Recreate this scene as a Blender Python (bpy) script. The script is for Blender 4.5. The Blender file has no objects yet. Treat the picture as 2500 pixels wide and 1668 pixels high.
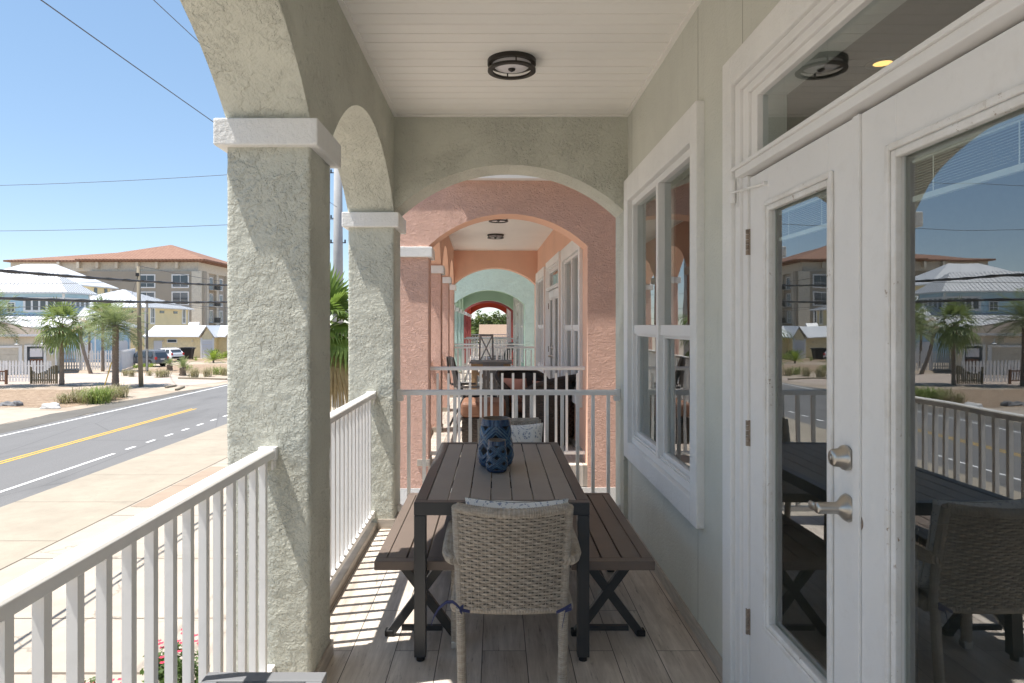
import bpy, math, random
from mathutils import Vector, Matrix, noise
R = math.radians
PI = math.pi
C = bpy.context.scene
COL = C.collection
rnd = random.Random(7)

# ---------------------------------------------------------------- camera, sky, sun, exposure
EYE = 1.52
GZ = -3.18                                   # street level: the porch is on the second floor
cam_d = bpy.data.cameras.new('camera')
cam = bpy.data.objects.new('camera', cam_d); COL.objects.link(cam)
cam.location = (0, 0, EYE); cam.rotation_euler = (R(90), 0, 0)
cam_d.sensor_width = 36; cam_d.lens = 24.0
cam_d.shift_x = 0.016; cam_d.shift_y = -0.0164
cam_d.clip_start = 0.05; cam_d.clip_end = 3000
C.camera = cam
SUN = Vector((0.37, 0.088, -1.0)).normalized()          # direction the light travels
w = bpy.data.worlds.new('World'); C.world = w; w.use_nodes = True
wn = w.node_tree.nodes; wl = w.node_tree.links
sky = wn.new('ShaderNodeTexSky'); sky.sky_type = 'NISHITA'; sky.sun_disc = False
sky.sun_elevation = math.asin(-SUN.z); sky.sun_rotation = math.atan2(-SUN.x, -SUN.y) % (2*PI)
sky.air_density = 0.75; sky.dust_density = 0.0; sky.ozone_density = 2.6; sky.altitude = 0
bgn = [n for n in wn if n.type == 'BACKGROUND'][0]
gam = wn.new('ShaderNodeGamma'); gam.inputs[1].default_value = 0.5
hs = wn.new('ShaderNodeHueSaturation'); hs.inputs['Saturation'].default_value = 1.38
wl.new(sky.outputs[0], gam.inputs[0]); wl.new(gam.outputs[0], hs.inputs['Color']); wl.new(hs.outputs[0], bgn.inputs[0]); bgn.inputs[1].default_value = 0.13
sd = bpy.data.lights.new('sun', 'SUN'); sd.energy = 2.6; sd.angle = R(0.5); sd.color = (1.0, 0.95, 0.88)
so = bpy.data.objects.new('sun', sd); COL.objects.link(so)
so.rotation_euler = SUN.to_track_quat('-Z', 'Y').to_euler()
C.view_settings.view_transform = 'Standard'; C.view_settings.look = 'None'
C.view_settings.gamma = 1.0; C.view_settings.use_curve_mapping = False
C.view_settings.exposure = 1.78
try:
    C.cycles.max_bounces = 12; C.cycles.diffuse_bounces = 8; C.cycles.glossy_bounces = 4
    C.cycles.transparent_max_bounces = 16
except Exception: pass

# ---------------------------------------------------------------- helpers: objects
def tag(o, label=None, cat=None, group=None, kind=None):
    if label: o['label'] = label
    if cat: o['category'] = cat
    if group: o['group'] = group
    if kind: o['kind'] = kind
    return o
def thing(name, label, cat, loc=(0, 0, 0), group=None):
    o = bpy.data.objects.new(name, None); COL.objects.link(o); o.location = loc
    o.empty_display_size = 0.1
    return tag(o, label, cat, group)
def wloc(o):
    v = Vector(o.location)
    while o.parent: o = o.parent; v = v + Vector(o.location)
    return v
def copy_tree(o, parent=None):
    c = o.copy(); COL.objects.link(c)
    if parent: c.parent = parent
    for ch in list(o.children): copy_tree(ch, c)
    return c
class MB:
    def __init__(s): s.v = []; s.f = []; s.m = []; s.mi = 0
    def face(s, idx): s.f.append(tuple(idx)); s.m.append(s.mi)
    def quad(s, a, b, c, d):
        n = len(s.v); s.v += [tuple(a), tuple(b), tuple(c), tuple(d)]; s.face((n, n+1, n+2, n+3)); return s
    def tri(s, a, b, c):
        n = len(s.v); s.v += [tuple(a), tuple(b), tuple(c)]; s.face((n, n+1, n+2)); return s
    def poly(s, pts):
        n = len(s.v); s.v += [tuple(p) for p in pts]; s.face(range(n, n+len(pts))); return s
    def box(s, a, b, M=None):
        x0, y0, z0 = [min(a[i], b[i]) for i in range(3)]; x1, y1, z1 = [max(a[i], b[i]) for i in range(3)]
        P = [(x0,y0,z0),(x1,y0,z0),(x1,y1,z0),(x0,y1,z0),(x0,y0,z1),(x1,y0,z1),(x1,y1,z1),(x0,y1,z1)]
        if M: P = [tuple(M @ Vector(p)) for p in P]
        n = len(s.v); s.v += P
        for q in ((0,3,2,1),(4,5,6,7),(0,1,5,4),(1,2,6,5),(2,3,7,6),(3,0,4,7)): s.face([n+i for i in q])
        return s
    def bar(s, p, q, w_, h_, up=(0, 0, 1)):
        p = Vector(p); q = Vector(q); d = (q-p); L = d.length; d = d/L
        u = Vector(up)
        if abs(d.dot(u)) > .98: u = Vector((0, 1, 0))
        sx = d.cross(u).normalized(); sz = sx.cross(d)
        M = Matrix(((sx.x, d.x, sz.x, p.x), (sx.y, d.y, sz.y, p.y), (sx.z, d.z, sz.z, p.z), (0, 0, 0, 1)))
        return s.box((-w_/2, 0, -h_/2), (w_/2, L, h_/2), M)
    def prism(s, pts, ax, t0, t1):
        """extrude a 2-D outline along axis ax ('x','y','z') from t0 to t1"""
        def P(p, t): return {'x': (t, p[0], p[1]), 'y': (p[0], t, p[1]), 'z': (p[0], p[1], t)}[ax]
        n = len(s.v); k = len(pts)
        s.v += [P(p, t0) for p in pts] + [P(p, t1) for p in pts]
        s.face([n+i for i in range(k)][::-1]); s.face([n+k+i for i in range(k)])
        for i in range(k): j = (i+1) % k; s.face((n+i, n+j, n+k+j, n+k+i))
        return s
    def tube(s, pts, r, n=8, cap=True, sq=1.0):
        pts = [Vector(p) for p in pts]; K = len(pts)
        rr = r if isinstance(r, (list, tuple)) else [r]*K
        b = len(s.v); ref = None
        for i, p in enumerate(pts):
            d = (pts[min(i+1, K-1)] - pts[max(i-1, 0)])
            d = d.normalized() if d.length > 1e-9 else Vector((0, 0, 1))
            if ref is None:
                ref = Vector((0, 0, 1)) if abs(d.z) < .9 else Vector((1, 0, 0))
            a = (ref - d*ref.dot(d)).normalized(); c = d.cross(a); ref = a
            for k in range(n):
                t = 2*PI*k/n; s.v.append(tuple(p + (a*math.cos(t) + c*math.sin(t)*sq)*rr[i]))
        for i in range(K-1):
            for k in range(n):
                k2 = (k+1) % n; s.face((b+i*n+k, b+i*n+k2, b+(i+1)*n+k2, b+(i+1)*n+k))
        if cap:
            s.face([b+k for k in range(n)][::-1]); s.face([b+(K-1)*n+k for k in range(n)])
        return s
    def lathe(s, prof, n=32, c=(0, 0, 0), ax='z', fn=None):
        b = len(s.v); c = Vector(c)
        for i, (r, h) in enumerate(prof):
            for k in range(n):
                t = 2*PI*k/n; r2 = r if fn is None else fn(r, h, t)
                a, d = r2*math.cos(t), r2*math.sin(t)
                p = {'z': (a, d, h), 'x': (h, a, d), 'y': (a, h, d)}[ax]
                s.v.append(tuple(c + Vector(p)))
        for i in range(len(prof)-1):
            for k in range(n):
                k2 = (k+1) % n; s.face((b+i*n+k, b+i*n+k2, b+(i+1)*n+k2, b+(i+1)*n+k))
        return s
    def cyl(s, p, q, r, n=16): return s.tube([p, q], r, n)
    def sheet(s, pts, z): return s.poly([(p[0], p[1], z) for p in pts])
    def build(s, name, mat, parent=None, smooth=False, bevel=0, seg=2, autosmooth=None, origin=None):
        off = wloc(parent) if parent else (Vector(origin) if origin else Vector((0, 0, 0)))
        me = bpy.data.meshes.new(name)
        me.from_pydata([tuple(Vector(v)-off) for v in s.v], [], s.f); 
        mats = mat if isinstance(mat, (list, tuple)) else [mat]
        for m in mats: me.materials.append(m)
        if len(mats) > 1: me.polygons.foreach_set('material_index', s.m)
        if smooth: me.polygons.foreach_set('use_smooth', [True]*len(me.polygons))
        me.update()
        o = bpy.data.objects.new(name, me); COL.objects.link(o)
        if parent: o.parent = parent
        elif origin: o.location = origin
        if bevel:
            b = o.modifiers.new('bevel', 'BEVEL'); b.width = bevel; b.segments = seg
            b.limit_method = 'ANGLE'; b.angle_limit = R(40)
        return o
def struct(name, mb, mat): return tag(mb.build(name, mat), kind='structure')
def shift(o, d):
    c = o.copy(); COL.objects.link(c); c.location = Vector(o.location)+Vector(d); return c

# ---------------------------------------------------------------- helpers: materials
class NT:
    def __init__(s, name):
        s.m = bpy.data.materials.new(name); s.m.use_nodes = True
        s.t = s.m.node_tree; s.N = s.t.nodes; s.L = s.t.links
        s.N.clear(); s.out = s.N.new('ShaderNodeOutputMaterial')
    def n(s, typ, **kw):
        x = s.N.new('ShaderNode'+typ)
        for k, v in kw.items():
            if k.startswith('i_'):
                key = k[2:]; key = int(key) if key.isdigit() else key.replace('_', ' ')
                s.put(x.inputs[key], v)
            else: setattr(x, k, v)
        return x
    def put(s, sock, v):
        if hasattr(v, 'is_linked') or isinstance(v, bpy.types.NodeSocket): s.L.new(v, sock)
        elif isinstance(v, (tuple, list)) and len(v) == 3 and sock.type == 'RGBA': sock.default_value = (*v, 1)
        else: sock.default_value = v
    def math(s, op, a, b=None, clamp=False):
        x = s.n('Math', operation=op, use_clamp=clamp); s.put(x.inputs[0], a)
        if b is not None: s.put(x.inputs[1], b)
        return x.outputs[0]
    def coord(s, obj=False, scale=(1, 1, 1), rot=(0, 0, 0)):
        src = s.n('TexCoord').outputs['Object'] if obj else s.n('NewGeometry').outputs['Position']
        mp = s.n('Mapping'); s.L.new(src, mp.inputs[0]); mp.inputs['Scale'].default_value = scale; mp.inputs['Rotation'].default_value = rot
        return mp.outputs[0]
    def noise(s, vec, scale, detail=4, rough=.55, dist=0, out=0):
        x = s.n('TexNoise'); s.L.new(vec, x.inputs['Vector']); x.inputs['Scale'].default_value = scale
        x.inputs['Detail'].default_value = detail; x.inputs['Roughness'].default_value = rough; x.inputs['Distortion'].default_value = dist
        return x.outputs[out]
    def ramp(s, f, stops):
        x = s.n('ValToRGB'); s.L.new(f, x.inputs[0]); e = x.color_ramp.elements
        while len(e) < len(stops): e.new(.5)
        for q, (p, c) in zip(e, stops):
            q.position = p; q.color = (c, c, c, 1) if isinstance(c, (int, float)) else (*c, 1)
        return x.outputs[0]
    def mix(s, f, a, b, mode='MIX'):
        x = s.n('MixRGB', blend_type=mode); s.put(x.inputs[0], f); s.put(x.inputs[1], a); s.put(x.inputs[2], b); return x.outputs[0]
    def bump(s, h, strength=1, dist=.01, nrm=None):
        x = s.n('Bump'); s.L.new(h, x.inputs['Height']); x.inputs['Strength'].default_value = strength; x.inputs['Distance'].default_value = dist
        if nrm is not None: s.L.new(nrm, x.inputs['Normal'])
        return x.outputs[0]
    def pbr(s, col, rough=.6, metal=0, nrm=None, spec=.4):
        p = s.n('BsdfPrincipled'); s.put(p.inputs['Base Color'], col); s.put(p.inputs['Roughness'], rough)
        p.inputs['Metallic'].default_value = metal; s.put(p.inputs['Specular IOR Level'], spec)
        if nrm is not None: s.L.new(nrm, p.inputs['Normal'])
        s.L.new(p.outputs[0], s.out.inputs[0]); s.p = p; return s.m
def hsvj(c, k): return tuple(min(1, max(0, x*k)) for x in c)
def mat(name, col, rough=.6, var=.12, vs=3.0, bump=0, bs=60, bd=.004, metal=0, spec=.4, obj=False, scale=(1, 1, 1), dirt=0, dirtcol=(.2, .17, .13), ds=5):
    t = NT(name); v = t.coord(obj, scale)
    c = t.mix(t.ramp(t.noise(v, vs, 5, .6), [(.3, 0), (.7, 1)]), hsvj(col, 1-var), hsvj(col, 1+var))
    if dirt:
        c = t.mix(t.math('MULTIPLY', t.ramp(t.noise(v, ds, 8, .7), [(.52, 0), (.72, 1)]), dirt), c, dirtcol)
    nrm = t.bump(t.noise(v, bs, 4), bump, bd) if bump else None
    return t.pbr(c, rough, metal, nrm, spec)
def stucco(name, col, kind='trowel', strength=1.0, stain=.25):
    t = NT(name); v = t.coord(); cracks = None
    fine = t.noise(v, 70, 4, .6)
    if kind == 'trowel':
        # skip-trowel patches: flat plateaus with torn edges, coarse grit between
        big = t.ramp(t.noise(v, 4.2, 4, .56, .3), [(.51, 0), (.56, 1)])
        med = t.ramp(t.noise(v, 14, 5, .62, .2), [(.50, 0), (.55, 1)])
        zone = t.ramp(t.noise(v, 4.0, 3, .55), [(.36, .30), (.56, 1)])
        rip = t.ramp(t.noise(v, 46, 4, .62), [(.40, 0), (.64, 1)])
        h = t.math('ADD', t.math('MULTIPLY', big, .35), t.math('MULTIPLY', med, t.math('MULTIPLY', zone, 1.0)))
        h = t.math('ADD', h, t.math('MULTIPLY', rip, t.math('MULTIPLY', zone, 1.25)))
        h = t.math('ADD', h, t.math('MULTIPLY', fine, .4)); d = .0042
    elif kind == 'ripple':
        v2 = t.coord(False, (1, 1, 1.6))
        rid = t.math('ABSOLUTE', t.math('SUBTRACT', t.noise(v2, 9, 4, .6, 2.2), .5))
        h = t.math('ADD', t.math('MULTIPLY', rid, 4.5), t.math('MULTIPLY', t.noise(v2, 26, 4, .6, 1.2), 1.8)); d = .016
    else:
        h = t.math('ADD', t.noise(v, 62, 4, .62), t.math('MULTIPLY', t.noise(v, 22, 4, .6), .5)); d = .006
    c = t.mix(t.ramp(t.noise(v, 1.7, 5, .6), [(.3, 0), (.7, 1)]), hsvj(col, .93), hsvj(col, 1.05))
    vst = t.coord(False, (7, 7, .7))
    st = t.ramp(t.noise(vst, 1.6, 7, .72), [(.56, 0), (.80, 1)])
    sp = t.ramp(t.noise(v, 26, 5, .75), [(.66, 0), (.74, 1)])
    c = t.mix(t.math('MULTIPLY', t.math('MAXIMUM', st, t.math('MULTIPLY', sp, t.ramp(t.noise(v, 1.3, 2), [(.45, 0), (.65, 1)]))), stain), c, hsvj(col, .34))
    return t.pbr(c, .88, 0, t.bump(h, strength, d), .25)
def foliage(name, c1, c2, transl=.35, vs=2.0, obj=True):
    t = NT(name); v = t.coord(obj)
    f = t.ramp(t.noise(v, vs, 6, .75), [(.34, 0), (.66, 1)]); c = t.mix(f, c1, c2)
    d = t.n('BsdfPrincipled', i_Roughness=.5); t.put(d.inputs['Base Color'], c); d.inputs['Specular IOR Level'].default_value = .35
    tr = t.n('BsdfTranslucent'); t.put(tr.inputs[0], t.mix(.5, c, (c2[0]*1.3, c2[1]*1.5, c2[2]*.7)))
    m = t.n('MixShader'); m.inputs[0].default_value = transl
    t.L.new(d.outputs[0], m.inputs[1]); t.L.new(tr.outputs[0], m.inputs[2]); t.L.new(m.outputs[0], t.out.inputs[0])
    return t.m
def glass(name, ior=1.7, tint=(.78, .84, .82), wav=.0, smudge=0):
    t = NT(name); v = t.coord()
    bf = t.n('NewGeometry').outputs['Backfacing']; fr = t.n('Fresnel'); t.L.new(t.math('ADD', ior, t.math('MULTIPLY', bf, 1/ior-ior)), fr.inputs['IOR']); tr = t.n('BsdfTransparent'); tr.inputs[0].default_value = (*tint, 1)
    gl = t.n('BsdfGlossy', i_Roughness=0.0); gl.inputs[0].default_value = (.93, .95, .96, 1)
    if wav:
        nn = t.bump(t.noise(v, 1.6, 2, .5), 1.0, wav); t.L.new(nn, gl.inputs['Normal'])
    m = t.n('MixShader'); t.L.new(fr.outputs[0], m.inputs[0]); t.L.new(tr.outputs[0], m.inputs[1]); t.L.new(gl.outputs[0], m.inputs[2])
    last = m.outputs[0]
    if smudge:
        vs = t.coord(False, (9, 22, .8))
        f = t.math('MULTIPLY', t.ramp(t.noise(vs, 2.2, 8, .75), [(.57, 0), (.80, 1)]), smudge)
        df = t.n('BsdfDiffuse'); df.inputs[0].default_value = (.6, .6, .57, 1)
        m2 = t.n('MixShader'); t.L.new(f, m2.inputs[0]); t.L.new(last, m2.inputs[1]); t.L.new(df.outputs[0], m2.inputs[2]); last = m2.outputs[0]
    t.L.new(last, t.out.inputs[0]); return t.m
def plank_floor():
    t = NT('wood_look_tile')
    g = t.n('NewGeometry').outputs['Position']; sp = t.n('SeparateXYZ'); t.L.new(g, sp.inputs[0])
    cb = t.n('CombineXYZ'); t.L.new(sp.outputs[1], cb.inputs[0]); t.L.new(t.math('ADD', sp.outputs[0], .062), cb.inputs[1])
    def brick(c1, c2, mort):
        b = t.n('TexBrick'); b.offset = .37; b.offset_frequency = 2; b.squash = 1
        t.L.new(cb.outputs[0], b.inputs['Vector'])
        b.inputs['Scale'].default_value = 1; b.inputs['Brick Width'].default_value = 1.21; b.inputs['Row Height'].default_value = .203
        b.inputs['Mortar Size'].default_value = .0022; b.inputs['Mortar Smooth'].default_value = .1; b.inputs['Bias'].default_value = 0
        b.inputs['Color1'].default_value = (*c1, 1); b.inputs['Color2'].default_value = (*c2, 1); b.inputs['Mortar'].default_value = (*mort, 1)
        return b
    b = brick((0, 0, 0), (1, 1, 1), (.5, .5, .5)); tone = b.outputs['Color']
    off = t.n('MixRGB', blend_type='ADD'); off.inputs[0].default_value = 1
    mp = t.n('Mapping'); t.L.new(g, mp.inputs[0]); mp.inputs['Scale'].default_value = (17, 1.5, 1)
    sh = t.n('VectorMath', operation='ADD'); t.L.new(mp.outputs[0], sh.inputs[0])
    sc = t.n('VectorMath', operation='SCALE'); t.L.new(tone, sc.inputs[0]); sc.inputs['Scale'].default_value = 23.0
    t.L.new(sc.outputs[0], sh.inputs[1]); gv = sh.outputs[0]
    grain = t.noise(gv, 1.3, 9, .68, .5)
    blot = t.noise(g, 4.5, 5, .6)
    c = t.mix(t.ramp(grain, [(.28, 0), (.68, 1)]), (.30, .25, .205), (.80, .73, .65))
    c = t.mix(t.math('MULTIPLY', t.ramp(blot, [(.40, 0), (.70, 1)]), .45), c, (.33, .275, .225))
    c = t.mix(.30, c, t.mix(tone, (.36, .31, .265), (.80, .735, .66)))
    dark = t.ramp(t.noise(gv, 3.2, 9, .78), [(.57, 0), (.68, 1)])
    c = t.mix(t.math('MULTIPLY', dark, .8), c, (.085, .068, .055))
    c = t.mix(b.outputs['Fac'], c, (.09, .08, .07))
    h = t.math('SUBTRACT', t.math('MULTIPLY', grain, .25), b.outputs['Fac'])
    return t.pbr(c, t.ramp(grain, [(.3, .5), (.7, .36)]), 0, t.bump(h, .6, .002), .4)
def asphalt():
    t = NT('asphalt'); v = t.coord()
    sp = t.noise(v, 38, 3, .8)
    c = t.mix(t.ramp(sp, [(.3, 0), (.75, 1)]), (.115, .113, .112), (.235, .23, .226))
    vs = t.coord(False, (1.2, .08, 1))
    c = t.mix(t.ramp(t.noise(vs, 1.5, 5, .6), [(.35, 0), (.7, .6)]), c, (.155, .152, .15))
    c = t.mix(t.math('MULTIPLY', t.ramp(t.noise(t.coord(False, (1, .25, 1)), .45, 7, .7), [(.48, 0), (.66, 1)]), .45), c, (.10, .098, .096))
    cr = t.n('TexVoronoi', feature='DISTANCE_TO_EDGE'); t.L.new(t.coord(False, (.30, .12, 1)), cr.inputs[0]); cr.inputs['Scale'].default_value = 1
    c = t.mix(t.math('MULTIPLY', t.ramp(cr.outputs[0], [(.003, 1), (.008, 0)]), .3), c, (.06, .06, .06))
    return t.pbr(c, .85, 0, t.bump(sp, .3, .01), .3)
def concrete(name, col, cracks=.35):
    t = NT(name); v = t.coord()
    c = t.mix(t.ramp(t.noise(v, .8, 8, .7), [(.3, 0), (.7, 1)]), hsvj(col, .84), hsvj(col, 1.08))
    c = t.mix(t.math('MULTIPLY', t.ramp(t.noise(v, 45, 3, .7), [(.35, 1), (.6, 0)]), .25), c, hsvj(col, .6))
    c = t.mix(t.math('MULTIPLY', t.ramp(t.noise(t.coord(False, (.5, .16, 1)), 1.3, 7, .75), [(.52, 0), (.75, 1)]), .35), c, hsvj(col, .68))
    cr = t.n('TexVoronoi', feature='DISTANCE_TO_EDGE')
    wv = t.n('VectorMath', operation='ADD'); t.L.new(t.coord(False, (.28, .35, 1)), wv.inputs[0])
    ns = t.n('VectorMath', operation='SCALE'); t.L.new(t.noise(v, 1.1, 4, .6, 0, 1), ns.inputs[0]); ns.inputs['Scale'].default_value = .35
    t.L.new(ns.outputs[0], wv.inputs[1]); t.L.new(wv.outputs[0], cr.inputs[0]); cr.inputs['Scale'].default_value = 1
    c = t.mix(t.math('MULTIPLY', t.ramp(cr.outputs[0], [(.002, 1), (.008, 0)]), cracks), c, hsvj(col, .35))
    return t.pbr(c, .9, 0, t.bump(t.noise(v, 30, 5, .7), .25, .01), .2)
def ground_mat():
    t = NT('sandy_ground'); v = t.coord()
    c = t.mix(t.ramp(t.noise(v, .35, 8, .68), [(.32, 0), (.66, 1)]), (.28, .222, .17), (.47, .40, .325))
    c = t.mix(t.math('MULTIPLY', t.ramp(t.noise(v, 3.2, 6, .8), [(.5, 0), (.68, 1)]), .5), c, (.26, .20, .14))
    return t.pbr(c, .95, 0, t.bump(t.noise(v, 4, 6, .7), .5, .06), .15)
def mulch_mat():
    t = NT('mulch_and_twigs'); v = t.coord(False, (1, 2.2, 1))
    f = t.noise(v, 3.0, 8, .85)
    c = t.mix(t.ramp(f, [(.36, 0), (.62, 1)]), (.13, .085, .055), (.46, .35, .255))
    return t.pbr(c, .95, 0, t.bump(f, .8, .08), .15)
def paver_mat():
    t = NT('pink_pavers'); v = t.coord()
    b = t.n('TexBrick'); t.L.new(v, b.inputs['Vector']); b.inputs['Scale'].default_value = 3.0
    b.inputs['Color1'].default_value = (.40, .32, .275, 1); b.inputs['Color2'].default_value = (.47, .39, .34, 1); b.inputs['Mortar'].default_value = (.36, .30, .26, 1)
    b.inputs['Mortar Size'].default_value = .03
    c = t.mix(t.ramp(t.noise(v, .5, 6, .7), [(.42, 0), (.7, .8)]), b.outputs[0], (.52, .45, .375))
    return t.pbr(c, .9, 0, None, .2)
def siding(name, col, pitch=.18, vertical=False):
    t = NT(name); g = t.n('NewGeometry').outputs['Position']; sp = t.n('SeparateXYZ'); t.L.new(g, sp.inputs[0])
    a = t.math('ADD', sp.outputs[0], sp.outputs[1]) if vertical else sp.outputs[2]
    f = t.math('FRACT', t.math('DIVIDE', a, pitch))
    line = t.ramp(f, [(.0, 1), (.10, 0)])
    c = t.mix(t.ramp(t.noise(g, .6, 4), [(.3, 0), (.7, 1)]), hsvj(col, .94), hsvj(col, 1.05))
    c = t.mix(t.math('MULTIPLY', line, .35), c, hsvj(col, .5))
    return t.pbr(c, .7, 0, t.bump(f, .4, .02), .3)
def roof_tile():
    t = NT('terracotta_tiles'); g = t.n('NewGeometry').outputs['Position']; sp = t.n('SeparateXYZ'); t.L.new(g, sp.inputs[0])
    fx = t.math('SINE', t.math('MULTIPLY', t.math('ADD', sp.outputs[0], t.math('MULTIPLY', sp.outputs[1], 1.0)), 2*PI/.75))
    fz = t.math('FRACT', t.math('MULTIPLY', sp.outputs[2], 2.9))
    c = t.mix(t.ramp(t.noise(g, 1.1, 5, .8), [(.3, 0), (.7, 1)]), (.20, .105, .07), (.36, .215, .15))
    c = t.mix(t.ramp(t.math('MULTIPLY', t.math('ADD', fx, 1), .5), [(.1, .6), (.5, 0)]), c, (.13, .055, .035))
    c = t.mix(t.ramp(fz, [(0, .5), (.22, 0)]), c, (.14, .06, .035))
    return t.pbr(c, .8, 0, None, .3)
def pillow_mat():
    t = NT('patterned_fabric'); v = t.coord(True)
    vo = t.n('TexVoronoi', feature='F1'); t.L.new(v, vo.inputs[0]); vo.inputs['Scale'].default_value = 6.5; vo.inputs['Randomness'].default_value = .6
    d = vo.outputs['Distance']
    rg = t.ramp(t.math('SINE', t.math('MULTIPLY', d, 42)), [(.45, 0), (.6, 1)])
    fine = t.n('TexVoronoi', feature='DISTANCE_TO_EDGE'); t.L.new(v, fine.inputs[0]); fine.inputs['Scale'].default_value = 60
    dash = t.ramp(fine.outputs[0], [(.08, 0), (.16, 1)])
    tone = t.noise(v, 9, 3)
    blue = t.mix(t.ramp(tone, [(.4, 0), (.6, 1)]), (.13, .17, .30), (.38, .42, .48))
    f = t.math('MULTIPLY', t.math('MULTIPLY', rg, dash), t.ramp(tone, [(.32, .3), (.5, 1)]))
    f = t.math('MULTIPLY', f, t.ramp(d, [(.05, 0), (.12, 1)]))
    c = t.mix(f, (.74, .74, .72), blue)
    return t.pbr(c, .9, 0, t.bump(t.noise(v, 300, 2), .2, .001), .2)
def wicker_mat(name, c1, c2, rough=.55):
    t = NT(name); v = t.coord(True)
    c = t.mix(t.ramp(t.noise(t.coord(True, (25, 25, 110)), 1.0, 5, .7), [(.3, 0), (.7, 1)]), c1, c2)
    return t.pbr(c, rough, 0, None, .35)

M = {}
M['sage'] = stucco('sage_stucco', (.585, .59, .515), 'trowel', 1.0, .13)
M['sage_wall'] = stucco('sage_wall_stucco', (.615, .622, .56), 'sand', .8, .24)
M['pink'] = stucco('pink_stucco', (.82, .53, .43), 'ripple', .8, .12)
M['pink_in'] = stucco('bounce_tinted_pink_stucco', (.78, .49, .36), 'sand', .5, .08)  # the pink again, with warm bounce light inside the porch put into its colour
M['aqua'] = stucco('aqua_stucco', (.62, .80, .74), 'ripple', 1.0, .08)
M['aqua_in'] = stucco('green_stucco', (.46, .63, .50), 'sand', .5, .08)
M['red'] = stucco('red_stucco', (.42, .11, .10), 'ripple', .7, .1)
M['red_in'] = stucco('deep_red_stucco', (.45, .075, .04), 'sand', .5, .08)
M['sagejoint'] = mat('dark_sage_joint', (.28, .28, .23), .9)  # joint strips in a darker sage than the wall
M['wht_st'] = stucco('white_stucco', (.80, .795, .775), 'sand', 1.0, .10)
M['trim'] = mat('white_painted_wood', (.79, .78, .765), .42, .03, 2, .06, 160, .001, spec=.45, dirt=.07, dirtcol=(.42, .38, .32), ds=11)
M['dtrim'] = mat('worn_white_door_paint', (.79, .78, .765), .40, .03, 2, .08, 130, .001, spec=.45, dirt=.12, dirtcol=(.40, .36, .31), ds=16)
def peeling():
    t = NT('peeling_white_paint'); v = t.coord()
    f = t.ramp(t.noise(v, 46, 5, .7), [(.615, 0), (.64, 1)]); g = t.ramp(t.noise(t.coord(False, (1, 3, 3)), 1.6, 3, .6), [(.50, 0), (.62, 1)])
    k = t.math('MULTIPLY', f, g); c = t.mix(k, t.mix(t.ramp(t.noise(v, 9, 5, .7), [(.4, 0), (.75, 1)]), (.79, .78, .765), (.66, .63, .58)), (.30, .22, .155))
    return t.pbr(c, .5, 0, t.bump(k, -.6, .002), .4)
M['peel'] = peeling()
M['vinyl'] = mat('white_aluminium_rail', (.80, .79, .77), .33, .02, 2, spec=.5, dirt=.12, ds=6)
M['ceil'] = mat('white_soffit_board', (.88, .86, .82), .55, .03, 1.5, spec=.3)
M['tile'] = plank_floor()
M['skirt'] = mat('skirting_tile', (.47, .425, .37), .45, .22, 6, obj=False, scale=(1, 1, 9))
M['grout'] = mat('pale_grout', (.5, .48, .45), .9)
M['glass'] = glass('window_glass', 2.5, (.80, .85, .83), .0006)
M['dglass'] = glass('door_glass', 2.9, (.74, .81, .79), .0012, .20)
M['farglass'] = mat('dark_far_glass', (.05, .065, .08), .08, .1, .5, spec=.8)
M['inner'] = mat('interior_paint', (.42, .41, .38), .8)
M['ifloor'] = mat('interior_floor', (.15, .11, .08), .5)
M['blind'] = mat('blind_slat', (.66, .66, .62), .5)
M['nickel'] = mat('satin_nickel', (.50, .47, .43), .30, .06, 8, metal=1)
M['rust'] = mat('rusty_hinge', (.30, .24, .19), .7, .4, 40, .4, 120, .002, dirt=1.0, dirtcol=(.10, .038, .016), ds=60)
M['rubber'] = mat('black_rubber', (.015, .015, .016), .7)
M['bronze'] = mat('dark_bronze', (.032, .027, .022), .42, .15, 8, metal=.3, spec=.5)
M['opal'] = mat('opal_glass', (.72, .70, .72), .3, .02, 3, spec=.5)
M['char'] = mat('charcoal_aluminium', (.038, .040, .043), .40, .10, 5, .04, 200, .001, spec=.45)
M['slat'] = mat('taupe_slat', (.265, .24, .215), .50, .10, 2.5, .05, 150, .001, spec=.35, dirt=.3, dirtcol=(.15, .135, .12), ds=5)
M['benchslat'] = mat('brown_bench_slat', (.155, .122, .103), .46, .10, 3, .05, 150, .001, spec=.4, dirt=.25, dirtcol=(.08, .06, .05), ds=5)
M['sidetab'] = mat('grey_resin', (.165, .17, .18), .5, .06, 3, .08, 120, .001, spec=.4)
M['wick'] = wicker_mat('greige_wicker', (.25, .215, .175), (.45, .40, .335))
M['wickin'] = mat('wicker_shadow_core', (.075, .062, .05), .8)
M['dwick'] = wicker_mat('dark_wicker', (.020, .015, .013), (.070, .056, .048), .4)
M['metalfoot'] = mat('brushed_foot', (.6, .6, .58), .35, metal=1)
M['blue'] = mat('navy_tie', (.035, .042, .11), .9)
M['pillow'] = pillow_mat()
M['salmon'] = mat('salmon_fabric', (.50, .24, .175), .9, .08, 5, .2, 200, .001)
M['tan'] = mat('tan_leather', (.23, .115, .07), .55, .12, 4, .1, 60, .002)
M['greywood'] = mat('grey_painted_wood', (.20, .195, .19), .6, .1, 4)
M['oak'] = mat('weathered_oak', (.33, .22, .12), .6, .2, 9, scale=(8, 8, 1))
M['ground'] = ground_mat(); M['mulch'] = mulch_mat(); M['paver'] = paver_mat(); M['asph'] = asphalt()
M['walk'] = concrete('sidewalk_concrete', (.375, .328, .262), .08); M['drive'] = concrete('driveway_concrete', (.44, .385, .32), .55)
M['apron'] = concrete('apron_concrete', (.43, .37, .305), .2)
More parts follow.
